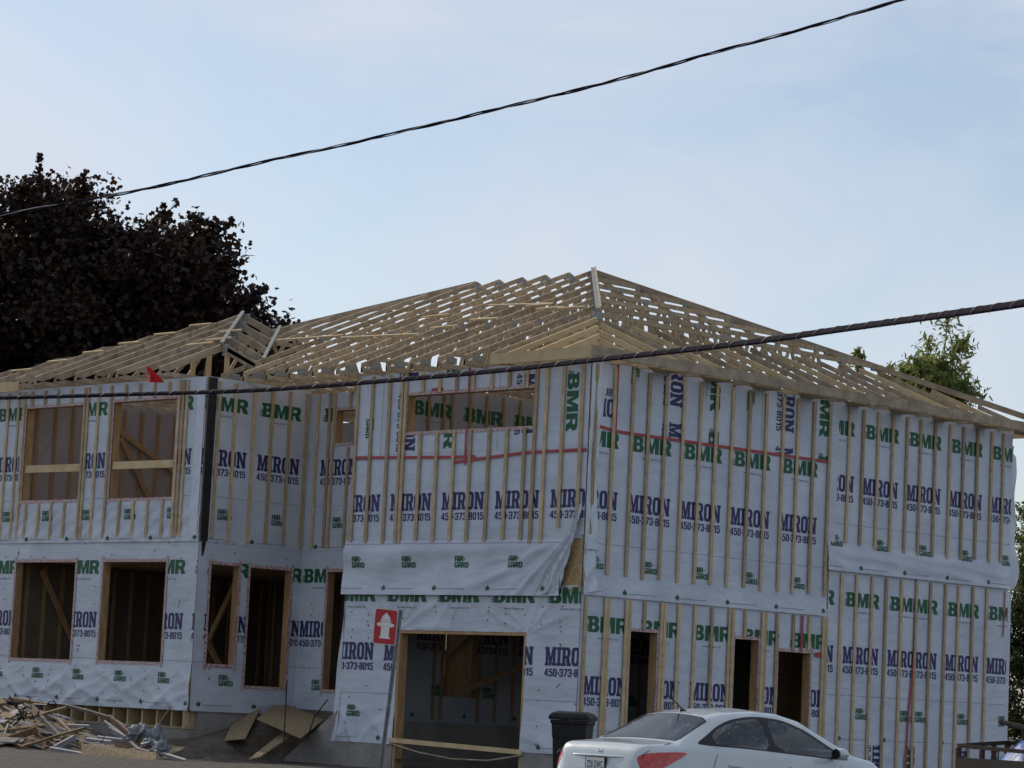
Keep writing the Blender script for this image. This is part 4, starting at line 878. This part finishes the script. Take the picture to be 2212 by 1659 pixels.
def tarp(a, b):
    u = a*2-1; v = b*2-1; p = tcx+(tb2-ta)*.27*u+e*.42*v; h = .46*(1-abs(u)**1.6)*(1-abs(v)**2.2)
    return (p[0], p[1], ta[2]-.28+h+.06*fbm(a*5, b*5, 1.3)+.03*math.sin(a*17+b*7))
mb.grid(tarp, 36, 20, M['tarp']); tag(mb.build('blue_tarp', smooth=True), 'crumpled blue tarpaulin heaped on the load of the cage trailer', 'tarpaulin')
M['bark0'] = nmat('weathered_log', (.085, .065, .05), (.045, .035, .03), .9, 10, bump=.4)
q = [atdist(*zr6(x, y), s_) for x, y, s_ in ((1775, 535, 40.2), (2212, 650, 39.6), (2700, 780, 39.0))]; mb = MB(); mb.tube(q, [.032, .042, .05], M['bark0'], 10); 
q2 = q[1]; mb.tube([(q2[0], q2[1], gnd+.45), tuple(q2)], .035, M['bark0'], 8); tag(mb.build('wooden_post'), 'dark round timber jutting out left above the blue tarpaulin', 'pole')

# ---------------------------------------------------------------- overhead cables
M['cable'] = nmat('cable_jacket', (.014, .012, .020), (.020, .017, .028), .9, 20, spec=.04)
M['alu'] = nmat('aluminium_strand', (.34, .34, .36), (.22, .22, .24), .35, 30, metal=.7, spec=.5)
M['lash'] = nmat('lashing_wire', (.30, .29, .27), (.2, .2, .2), .5, 30, metal=.2, spec=.3)
def spline(pts, step):
    pts = [Vector(p) for p in pts]; out = []
    for i in range(len(pts)-1):
        a, b, c, d = pts[max(i-1, 0)], pts[i], pts[i+1], pts[min(i+2, len(pts)-1)]; n = max(2, int((c-b).length/step))
        for k in range(n):
            t = k/n; out.append(.5*((2*b)+(c-a)*t+(2*a-5*b+4*c-d)*t*t+(3*b-a-3*c+d)*t**3))
    return out+[pts[-1]]
def helix(path, r, pitch, ph, wob=0):
    out = []; s_ = 0
    for i, p in enumerate(path):
        d = (path[min(i+1, len(path)-1)]-path[max(i-1, 0)]).normalized(); a = d.cross(Vector((0, 0, 1))).normalized(); b = a.cross(d)
        if i: s_ += (p-path[i-1]).length
        an = 2*math.pi*s_/pitch+ph+wob*math.sin(s_*1.7+ph); out.append(p+(a*math.cos(an)+b*math.sin(an))*r)
    return out
def extend(p, d=45, n=24):      # carry the wire on straight beyond both ends
    a = (p[0]-p[3]).normalized(); b = (p[-1]-p[-4]).normalized()
    return [p[0]+a*d*(n-i)/n for i in range(n)]+p+[p[-1]+b*d*(i+1)/n for i in range(n)]
up_px = [(-900, 610), (-300, 513), (0, 464), (300, 411), (560, 352), (800, 300), (1060, 239), (1300, 181), (1560, 109), (1790, 47), (1940, 1), (2400, -135), (3000, -330)]
pth = extend(spline([atdist(x, y, 24-4.5*(x+0)/2212) for x, y in up_px], .035))
mb = MB(); mb.tube(helix(pth, .0085, .95, 0, .5), .0065, M['cable'], 7); mb.tube(helix(pth, .0085, .95, 2.1, .5), .0065, M['cable'], 7); mb.tube(helix(pth, .0085, .95, 4.2, .5), .0045, M['alu'], 6)
tag(mb.build('service_cable', smooth=True), 'thin twisted service cable crossing the sky from upper right to lower left', 'cable')
lo_px = [(-900, 868), (-300, 864), (0, 859.5), (273, 852), (540, 843.5), (803, 825), (1071, 801), (1279, 778), (1590, 743), (1852, 706), (2212, 655), (2700, 575), (3300, 470)]
pth = extend(spline([atdist(x, y, 24.5-13*x/2212 if x < 2212 else 11.5-2.5*(x-2212)/1000) for x, y in lo_px], .02))
mb = MB(); off = lambda dx, dz: [p+Vector((0, 0, dz))+Vector((RH[0], RH[1], 0))*0+Vector((FH[0], FH[1], 0))*dx for p in pth]
mb.tube(off(0, -.005), .0115, M['cable'], 8); mb.tube(off(.004, .011), .0055, M['cable'], 6); mb.tube(off(-.010, .003), .007, M['cable'], 6)
mb.build('cable_core', None, smooth=True).name = 'communication_cable'
cc = bpy.data.objects['communication_cable']; tag(cc, 'thick black lashed cable bundle running across the house front', 'cable')
mb = MB(); mb.tube(helix(pth, .0178, .22, 0, .8), .0013, M['lash'], 4); mb.build('lashing_wire', cc, smooth=True)
# ---------------------------------------------------------------- white sedan
M['paint'] = nmat('white_car_paint', (.50, .55, .57), (.48, .53, .55), .28, 3, coat=1.0, spec=.5)
M['trim'] = nmat('black_trim', (.010, .010, .012), None, .35, 5)
M['lamp'] = nmat('red_lamp', (.60, .018, .008), (.30, .006, .006), .10, 26, spec=.6, coat=.6, detail=1)
M['lampw'] = nmat('clear_lamp', (.55, .50, .48), None, .12, 26, coat=.5)
M['chrome'] = nmat('chrome', (.75, .75, .76), None, .12, 5, metal=1.0)
M['seat'] = nmat('seat_fabric', (.16, .16, .17), (.10, .10, .11), .9, 12); M['seatpale'] = nmat('head_rest', (.20, .21, .20), None, .85, 10)
gm = bpy.data.materials.new('tinted_glass'); gm.use_nodes = True; n = gm.node_tree; n.nodes.clear()
o_ = n.nodes.new('ShaderNodeOutputMaterial'); tr = n.nodes.new('ShaderNodeBsdfTransparent'); tr.inputs['Color'].default_value = (.72, .78, .82, 1); gl = n.nodes.new('ShaderNodeBsdfGlossy'); gl.inputs['Roughness'].default_value = .02; gl.inputs['Color'].default_value = (.9, .93, .96, 1)
fr = n.nodes.new('ShaderNodeFresnel'); fr.inputs['IOR'].default_value = 1.8; ms = n.nodes.new('ShaderNodeMixShader'); n.links.new(fr.outputs['Fac'], ms.inputs['Fac']); n.links.new(tr.outputs['BSDF'], ms.inputs[1]); n.links.new(gl.outputs['BSDF'], ms.inputs[2]); n.links.new(ms.outputs['Shader'], o_.inputs['Surface'])
M['glass'] = gm
CX, CY, CZ_, CHD = 8.21, -8.26, .42, RAD(4.25)
car = empty('parked_car', (CX, CY, CZ_), (0, 0, -CHD)); tag(car, 'white four door sedan parked nose to the right before the house', 'car')
# local frame: y forward (s from the rear), x right, z up
def prof(pts, smooth=.05):
    xs = np.linspace(0, 4.37, 875); y = np.interp(xs, [p[0] for p in pts], [p[1] for p in pts])
    if smooth:
        n_ = int(smooth/.005); k = np.hanning(2*n_+3); k /= k.sum(); yp = np.pad(y, n_+1, mode='reflect', reflect_type='odd'); y = np.convolve(yp, k, 'valid')
    return lambda s: float(np.interp(s, xs, y))
zc = prof([(0, .74), (.02, .86), (.05, .95), (.09, 1.015), (.16, 1.045), (.60, 1.085), (1.20, 1.408), (1.5, 1.462), (2.0, 1.492), (2.35, 1.475), (2.7, 1.40), (3.48, 1.03), (3.85, .965), (4.1, .88), (4.28, .74), (4.37, .52)], .06)
wm = prof([(0, .62), (.03, .70), (.1, .765), (.25, .815), (.6, .848), (1.5, .855), (3, .85), (3.8, .82), (4.1, .74), (4.3, .55), (4.37, .35)])
wb = prof([(0, .58), (.03, .66), (.1, .72), (.3, .765), (.6, .785), (1, .795), (2, .80), (3, .785), (3.6, .76), (4.1, .68), (4.37, .3)], .12)
zb = prof([(0, .70), (.03, .80), (.1, .90), (.3, .955), (.62, 1.0), (1.0, 1.03), (1.5, 1.02), (2.2, .985), (3.0, .945), (3.4, .92), (3.8, .87), (4.1, .78), (4.3, .62), (4.37, .45)], .12)
wr = prof([(0, .50), (.1, .63), (.3, .67), (.6, .665), (1.2, .575), (1.6, .565), (2.0, .575), (2.7, .58), (3.48, .66), (3.85, .64), (4.2, .50), (4.37, .25)], .08)
dr = prof([(0, .02), (.5, .02), (.75, .035), (1.2, .075), (2.2, .085), (2.8, .06), (3.3, .03), (4.37, .02)], .08)
def section(s):
    return [(wm(s)*.93, .22), (wm(s)*.985, .40), (wm(s), .62), (wm(s)*.4+wb(s)*.6+.012, .4*.62+.6*zb(s)), (wb(s), zb(s)), (wr(s), max(zc(s)-dr(s), zb(s)+.012)), (wr(s)*.55, zc(s)-dr(s)*.22), (0.0, zc(s))]
def cr(pts, t):
    n_ = len(pts)-1; i = min(int(t*n_), n_-1); f = t*n_-i; p = lambda j: np.array(pts[min(max(j, 0), n_)]); a, b, c, d = p(i-1), p(i), p(i+1), p(i+2)
    if i+2 > n_: d = np.array((-pts[n_-1][0], pts[n_-1][1]))
    m1 = (c-a)*.5*.85; m2 = (d-b)*.5*.85
    return b*(2*f**3-3*f*f+1)+m1*(f**3-2*f*f+f)+c*(-2*f**3+3*f*f)+m2*(f**3-f*f)
SS = list(np.linspace(0, .14, 40))+list(np.linspace(.15, 1.3, 90))+list(np.linspace(1.31, 3.5, 150))+list(np.linspace(3.52, 4.37, 50))
NV = 76
_sec = {}
def sec(s):
    k = round(min(max(s, 0), 4.37), 3)
    if k not in _sec: c_ = section(k); _sec[k] = np.array([cr(c_, j/160) for j in range(161)])
    return _sec[k]
half = [[cr(section(s), j/NV) for j in range(NV+1)] for s in SS]
rows = [[(p[0], s, p[1]) for p in h]+[(-p[0], s, p[1]) for p in reversed(h[:-1])] for s, h in zip(SS, half)]
def side_x(s, z):          # half width of the body at length s and height z
    h = sec(s); return float(np.interp(z, np.maximum.accumulate(h[:, 1]), h[:, 0]))
def top_z(x, s):           # height of the body top at x, s
    h = sec(s)[::-1]; return float(np.interp(abs(x), np.maximum.accumulate(h[:, 0]), h[:, 1]))
def inpoly(x, y, pl):
    c = False
    for (x0, y0), (x1, y1) in zip(pl, pl[1:]+pl[:1]):
        if (y0 > y) != (y1 > y) and x < (x1-x0)*(y-y0)/(y1-y0)+x0: c = not c
    return c
def rounded(pl, n=3):      # corner-cutting
    for _ in range(n): pl = [q for a, b in zip(pl, pl[1:]+pl[:1]) for q in ((a[0]*.8+b[0]*.2, a[1]*.8+b[1]*.2), (a[0]*.2+b[0]*.8, a[1]*.2+b[1]*.8))]
    return pl
DLO = rounded([(.82, 1.068), (1.02, 1.16), (1.25, 1.275), (1.5, 1.355), (1.8, 1.397), (2.05, 1.402), (2.35, 1.375), (2.7, 1.275), (3.05, 1.095), (3.36, .950), (3.22, .942), (2.2, 1.000), (1.6, 1.035), (1.0, 1.052)], 2)
GR = rounded([(1.115, 1.066), (1.115, 1.172), (1.25, 1.245), (1.5, 1.326), (1.78, 1.370), (1.97, 1.378), (2.0, 1.026), (1.6, 1.052)], 1)
GF = rounded([(2.10, 1.018), (2.07, 1.378), (2.33, 1.350), (2.66, 1.254), (3.0, 1.082), (3.20, .972), (2.95, .972)], 1)
RW = [(-.60, .635), (.60, .635), (.625, .70), (.575, 1.15), (.48, 1.18), (-.48, 1.18), (-.575, 1.15), (-.625, .70)]
RWi = [(x*.965, s+(.012 if s < .8 else -.012)) for x, s in RW]
WS = [(-.56, 2.70), (.56, 2.70), (.66, 3.45), (-.66, 3.45)]
LAMP = rounded([(.045, .72), (.10, .72), (.30, .795), (.64, .950), (.60, .968), (.35, .962), (.14, .945), (.07, .92), (.045, .88)], 2)
mb = MB(); mi_ = mb.mi(M['paint']); idx = {}
for i in range(len(SS)-1):
    for j in range(len(rows[0])-1):
        f4 = ((i, j), (i+1, j), (i+1, j+1), (i, j+1)); q = [rows[a][b] for a, b in f4]; cx = sum(p[0] for p in q)/4; cs = sum(p[1] for p in q)/4; cz = sum(p[2] for p in q)/4
        if abs(cx) > .42 and cz > .9 and any(inpoly(cs, cz, g_) for g_ in (GR, GF)): continue
        if cz > 1.03 and (inpoly(cx, cs, RWi) or inpoly(cx, cs, WS)): continue
        ids = []
        for a in f4:
            if a not in idx: idx[a] = len(mb.v); mb.v.append(rows[a[0]][a[1]])
            ids.append(idx[a])
        mb.f.append(tuple(ids)); mb.m.append(mi_)
for r in (rows[0], rows[-1]): mb.poly(list(reversed(r)) if r is rows[0] else r, M['paint'])
mb.poly([(-.75, .1, .24), (-.75, 4.2, .24), (.75, 4.2, .24), (.75, .1, .24)], M['trim'])
mb.build('body', car, smooth=True)
def overlay(name, outer, holes, mapf, mat, out, cell=.03, parent=None):
    """a panel with a crisp outline laid on the body surface"""
    mb = MB(); tr_ = tess(outer, *holes)
    for t in tr_:
        x0, x1 = min(p[0] for p in t), max(p[0] for p in t); y0, y1 = min(p[1] for p in t), max(p[1] for p in t)
        for a in range(int(math.floor(x0/cell)), int(math.floor(x1/cell))+1):
            for b in range(int(math.floor(y0/cell)), int(math.floor(y1/cell))+1):
                q = clip_rect(list(t), (a*cell, (a+1)*cell, b*cell, (b+1)*cell))
                if not q: continue
                ar = sum(p[0]*r[1]-r[0]*p[1] for p, r in zip(q, q[1:]+q[:1]))
                if abs(ar) < 1e-7: continue
                P3 = [Vector(mapf(*p)) for p in q]; nv_ = Vector((0, 0, 0))
                for u_, v_ in zip(P3, P3[1:]+P3[:1]): nv_ += u_.cross(v_)
                if nv_.dot(Vector(out(P3[0]))) < 0: P3.reverse()
                mb.poly(P3, mat)
    o = mb.build(name, parent or car, smooth=True)
    bm = bmesh.new(); bm.from_mesh(o.data); bmesh.ops.remove_doubles(bm, verts=bm.verts, dist=2e-4); bm.to_mesh(o.data); bm.free(); return o
for sg in (1, -1):
    mp_ = lambda s, z, d=.004: (sg*(side_x(s, z)+d), s, z); ou = lambda p: (sg, 0, .2)
    overlay('window_trim', DLO, [GR, GF], mp_, M['trim'], ou)
    overlay('side_window', GR, [], lambda s, z: mp_(s, z, .002), M['glass'], ou); overlay('side_window', GF, [], lambda s, z: mp_(s, z, .002), M['glass'], ou)
    overlay('tail_light', LAMP, [], lambda s, z: mp_(s, z, .010), M['lamp'], lambda p: (sg, -.6, .1))
tp = lambda x, s, d=.003: (x, s, top_z(x, s)+d)
overlay('window_trim', RW, [RWi], tp, M['trim'], lambda p: (0, 0, 1)); overlay('rear_window', RWi, [], tp, M['glass'], lambda p: (0, 0, 1)); overlay('windscreen', WS, [], tp, M['glass'], lambda p: (0, 0, 1))
def side_pt(s, z, off=.004, sg=1): return (sg*(side_x(s, z)+off), s, z)
mb = MB()
for sg in (1, -1):
    mb.tube([side_pt(s, z, .001, sg) for s, z in ((1.02, .42), (1.0, .6), (1.03, .8), (1.10, .95), (1.12, 1.04))], .0035, M['trim'], 4)
    mb.tube([side_pt(s, z, .001, sg) for s, z in ((2.06, .35), (2.05, .6), (2.03, .8), (2.02, 1.0))], .0035, M['trim'], 4)
    mb.tube([side_pt(s, z, .001, sg) for s, z in ((3.15, .35), (3.17, .6), (3.16, .85), (3.13, .95))], .0035, M['trim'], 4)
    mb.tube([(sg*.68, .02+.0*1, .885), (sg*.69, .06, .92), (sg*.70, .14, .965), (sg*.69, .30, 1.022), (sg*.675, .50, 1.062)], .004, M['trim'], 4)
mb.build('panel_seam', car)
for sg in (1, -1):
    for s in (1.28, 2.28):
        mb = MB(); a = side_pt(s, .835, .012, sg); b = side_pt(s+.19, .83, .012, sg); mb.beam(a, b, .03, .032, M['paint']); mb.build('door_handle', car, bevel=.008)
    mb = MB()
    def mir(a, b, sg=sg):
        th = a*2*math.pi; ph = b*math.pi; return (sg*(.93+.105*math.sin(ph)*math.cos(th)), 3.02+.055*math.cos(ph)*1.4, 1.015+.072*math.sin(ph)*math.sin(th))
    mb.grid(mir, 20, 12, M['paint']); mo = mb.build('wing_mirror', car, smooth=True)
    mb = MB(); mb.tube([(sg*(.93), 2.925, 1.015), (sg*.93, 2.94, 1.015)], .06, M['trim'], 18); mb.beam((sg*.79, 3.04, .965), (sg*.88, 3.03, .985), .06, .03, M['trim']); mb.build('mirror_glass', mo)
mb = MB(); zz_ = zc(1.32); mb.grid(lambda a, b: (.035*math.sin(math.pi*b)*math.cos(2*math.pi*a), 1.33+.06*math.cos(math.pi*b), zz_-.01+.035*math.sin(math.pi*b)*max(0, math.sin(2*math.pi*a))), 12, 8, M['trim']); mb.tube([(0, 1.33, zz_+.015), (-.10, 1.16, zz_+.185)], [.009, .006], M['trim'], 6); mb.build('antenna', car, smooth=True)
def rear_s(z):
    lo = 0.0
    for s in SS[:60]:
        if zc(s) >= z: return s
    return .14
mb = MB(); mb.tube([(x, rear_s(.885)-.012-.0*abs(x)+.16*(abs(x)/.55)**3*.3, .885) for x in np.linspace(-.46, .46, 15)], .011, M['paint'], 8); mb.build('boot_garnish', car, smooth=True)
sp = -.004
mb = MB(); mb.box((-.165, sp-.006, .715), (.165, sp+.02, .885-.015), M['trim']); mb.box((-.152, sp-.009, .72), (.152, sp-.0062, .865), M['signwhite'])
M['plateblue'] = nmat('plate_blue', (.02, .03, .12), None, .5, 4)
for t in fontword('Z20 DWC', .01): mb.poly([(-.13+.26*x, sp-.011, .745+.085*y) for x, y in t], M['plateblue'])
mb.build('licence_plate', car)
mb = MB(); ez = .965; es = rear_s(.985)-.006
el = [(.062*math.cos(a), es+.028*math.sin(a)*1.0, ez+.030*math.sin(a)) for a in np.linspace(0, 2*math.pi, 25)]
mb.tube(el, .005, M['chrome'], 6, cap=False)
for p, q in (((-.030, -.018), (-.016, .022)), ((.016, -.022), (.030, .018)), ((-.024, -.008), (.024, .010))): mb.tube([(p[0], es+.028*p[1]/.03-.003, ez+p[1]), (q[0], es+.028*q[1]/.03-.003, ez+q[1])], .0055, M['chrome'], 6)
mb.build('emblem', car)
mb = MB()
for i in range(6): mb.box((-.52+.028*i, rear_s(.97)+.035, .955), (-.502+.028*i, rear_s(.97)+.06, .972+.004*(i % 2)), M['chrome'])
mb.build('model_lettering', car)
# cabin
mb = MB()
mb.box((-.68, .75, .5), (.68, 3.1, .55), M['trim']); mb.box((-.6, .66, 1.035), (.6, 1.0, 1.05), M['seat']); mb.box((-.65, 3.0, .6), (.65, 3.3, .97), M['trim']); mb.build('cabin_floor', car)
for x, s, nm in ((-.36, 2.15, 'front_seat'), (.36, 2.15, 'front_seat'), (-.38, 1.18, 'rear_seat'), (.38, 1.18, 'rear_seat')):
    mb = MB(); mb.box((x-.25, s, .55), (x+.25, s+.5, .68), M['seat']); mb.beam((x, s+.02, .6), (x, s-.13, 1.13), .46, .13, M['seat'], up=(0, 1, .2)); so_ = mb.build(nm, car, bevel=.04)
    mb = MB(); mb.box((x-.12, s-.22, 1.13), (x+.12, s-.12, 1.28), M['seatpale'] if nm[0] == 'r' else M['seat']); mb.build('head_rest', so_, bevel=.035)
mb = MB(); mb.tube([(-.36+.18*math.cos(a), 2.82+.06*math.sin(a), .95+.17*math.sin(a)) for a in np.linspace(0, 2*math.pi, 25)], .013, M['trim'], 6, cap=False); mb.build('steering_wheel', car)
for sg in (1, -1):
    for s in (.985, 3.555):
        mb = MB(); mb.tube([(sg*.66, s, .305), (sg*.84, s, .305)], .305, M['dark'], 36); wh = mb.build('wheel', car)
        mb = MB(); mb.tube([(sg*.80, s, .305), (sg*.845, s, .305)], .205, M['chrome'], 30)
        for k in range(5): a = 2*math.pi*k/5; mb.beam((sg*.85, s, .305), (sg*.85, s+.19*math.cos(a), .305+.19*math.sin(a)), .03, .05, M['chrome'], up=(1, 0, 0))
        mb.build('rim', wh)

# ---------------------------------------------------------------- trees
def leaf_mesh(name, centers, size, mat, parent, shape, seed, up=.5, droop=None):
    rs = np.random.RandomState(seed); N = len(centers); k = len(shape)
    nr = rs.normal(size=(N, 3)); nr[:, 2] += up*1.6; nr /= np.linalg.norm(nr, axis=1)[:, None]
    t = rs.normal(size=(N, 3))
    if droop is not None: t = t*.6+np.array((0, 0, -droop)); 
    t -= nr*(t*nr).sum(1)[:, None]; t /= np.linalg.norm(t, axis=1)[:, None]; b = np.cross(nr, t); sz = size*(.6+.8*rs.rand(N))[:, None]
    V = np.empty((N, k, 3))
    for i, (a, c) in enumerate(shape): V[:, i] = centers+(t*a+b*c+nr*(-.25*abs(c)-.18*a*a))*sz
    me = bpy.data.meshes.new(name); me.vertices.add(N*k); me.vertices.foreach_set('co', V.ravel()); me.loops.add(N*k); me.loops.foreach_set('vertex_index', np.arange(N*k)); me.polygons.add(N); me.polygons.foreach_set('loop_start', np.arange(N)*k); me.polygons.foreach_set('loop_total', np.full(N, k))
    me.materials.append(mat); me.update(); me.validate()
    o = bpy.data.objects.new(name, me); col.objects.link(o); o.parent = parent; return o
MAPLE = [(-.5, 0), (-.15, .46), (.10, .20), (.34, .34), (.58, 0), (.34, -.34), (.10, -.20), (-.15, -.46)]
LANCE = [(-.5, 0), (-.2, .14), (.2, .13), (.55, 0), (.2, -.13), (-.2, -.14)]
def limb_tree(name, base, h, crown_c, crown_r, nclump, clump_r, leaf_n, leaf_size, lmat, bmat, shape, seed, label, cat='tree', group=None, shell=.55, droop=None, trunk_r=.3, lobes=()):
    rs = np.random.RandomState(seed); root = empty(name, tuple(base)); tag(root, label, cat, group)
    base = np.array(base, float); cc_ = np.array(crown_c, float)-base; cr_ = np.array(crown_r, float)
    mb = MB(); top = cc_+np.array((0, 0, cr_[2]*.55)); trunk = [np.array((0, 0, -.3)), np.array((.05, 0, h*.2)), cc_*.6+np.array((0.1, .1, 0)), cc_, top]
    mb.tube(trunk, [trunk_r*1.25, trunk_r, trunk_r*.75, trunk_r*.5, trunk_r*.12], bmat, 10)
    cl = []
    while len(cl) < nclump:
        d = rs.normal(size=3); d /= np.linalg.norm(d); r = (shell+(1-shell)*rs.rand()) if rs.rand() < .8 else rs.rand()
        p = d*r
        cl.append(cc_+p*cr_)
    for lc, lr, ln in lobes:
        for _ in range(ln):
            d = rs.normal(size=3); d /= np.linalg.norm(d); cl.append(np.array(lc)-base+d*(.35+.65*rs.rand())*np.array(lr))
    pts = []
    for c in cl:
        a = cc_*(.55+.3*rs.rand())+np.array((0, 0, min(0, c[2]-cc_[2])*.3)); m_ = (a+c)/2+rs.normal(size=3)*.2+np.array((0, 0, .15))
        mb.tube([a, m_, c], [trunk_r*.22, trunk_r*.12, .012], bmat, 5, cap=False)
        nn = int(leaf_n*(.6+.8*rs.rand())); q = np.clip(rs.normal(size=(nn, 3)), -1.7, 1.7)*clump_r*(.5+.4*rs.rand()); q[:, 2] *= .7; pts.append(c+q)
        # a few outward sprays
        for s_ in range(3):
            d = (c-cc_)/cr_; d = d/(np.linalg.norm(d)+1e-6)+rs.normal(size=3)*.35+np.array((0, 0, .55)); d /= np.linalg.norm(d); L_ = clump_r*(.7+.9*rs.rand()); e_ = c+d*L_
            mb.tube([c, e_], [.012, .004], bmat, 3, cap=False); k_ = int(leaf_n*.10)+3; f = rs.rand(k_)[:, None]; pts.append(c+(e_-c)*f+rs.normal(size=(k_, 3))*.05*(1.6-f)*clump_r/.5)
    mb.build('trunk', root, smooth=True); leaf_mesh('crown', np.concatenate(pts), leaf_size, lmat, root, shape, seed+1, droop=droop); return root
def leafmat(name, a, b, tr, rough=.55): return nmat(name, a, b, rough, 2.6, detail=6, trans=tr, spec=.3)
M['bark'] = nmat('bark', (.07, .055, .045), (.035, .03, .025), .95, 8, stretch=(3, 3, .5), bump=.6)
M['maple'] = leafmat('purple_maple_leaf', (.045, .022, .012), (.016, .011, .010), .3)
M['ash'] = leafmat('green_ash_leaf', (.25, .29, .09), (.12, .15, .04), .55)
M['cedar'] = leafmat('cedar_foliage', (.055, .075, .018), (.035, .045, .014), .25)
M['sunny'] = leafmat('pale_leaf', (.17, .20, .07), (.08, .10, .03), .45)
b0 = atdist(15, 1500, 62); b0[2] = gz(b0[0], b0[1]); c0 = atdist(-20, 870, 62)
limb_tree('purple_maple', b0, 12, c0, (4.8, 4.8, 5.2), 250, .55, 330, .125, M['maple'], M['bark'], MAPLE, 11, 'dark purple leaved maple towering behind the left wing of the house', shell=.45, trunk_r=.32,
          lobes=((atdist(355, 750, 61), (1.7, 1.7, 2.9), 66), (atdist(490, 850, 60.5), (1.05, 1.05, 2.3), 34), (atdist(60, 565, 62), (1.6, 1.6, 1.7), 34), (atdist(210, 660, 61.5), (1.2, 1.2, 1.6), 24)))
b1 = atdist(2015, 1500, 66); b1[2] = gz(b1[0], b1[1]); c1 = atdist(2015, 870, 66)
limb_tree('ash_tree', b1, 9, c1, (1.05, 1.05, 2.0), 64, .30, 115, .155, M['ash'], M['bark'], LANCE, 23, 'slender green tree rising behind the right end of the roof', shell=.35, droop=.7, trunk_r=.12)
b2 = atdist(1851, 1500, 66); b2[2] = gz(b2[0], b2[1]); c2 = atdist(1851, 790, 66)
limb_tree('young_ash', b2, 8.5, c2, (.12, .12, .35), 5, .12, 14, .18, M['ash'], M['bark'], LANCE, 29, 'single green sprig showing above the right roof slope', shell=.2, droop=.6, trunk_r=.04)
b3 = atdist(2300, 1500, 60); b3[2] = gz(b3[0], b3[1]); c3 = atdist(2300, 1420, 60)
limb_tree('cedar', b3, 5, c3, (1.45, 1.45, 2.5), 150, .34, 330, .10, M['cedar'], M['bark'], LANCE, 31, 'dense dark green conifer at the right edge beside the house end', shell=.6, droop=1.2, trunk_r=.14)
b4 = atdist(2360, 1500, 75); b4[2] = gz(b4[0], b4[1]); c4 = atdist(2340, 1215, 75)
limb_tree('leafy_tree', b4, 6, c4, (2.0, 2.0, 2.3), 110, .38, 260, .12, M['sunny'], M['bark'], LANCE, 37, 'sunlit pale green tree at the right edge above the conifer', shell=.5, trunk_r=.16)
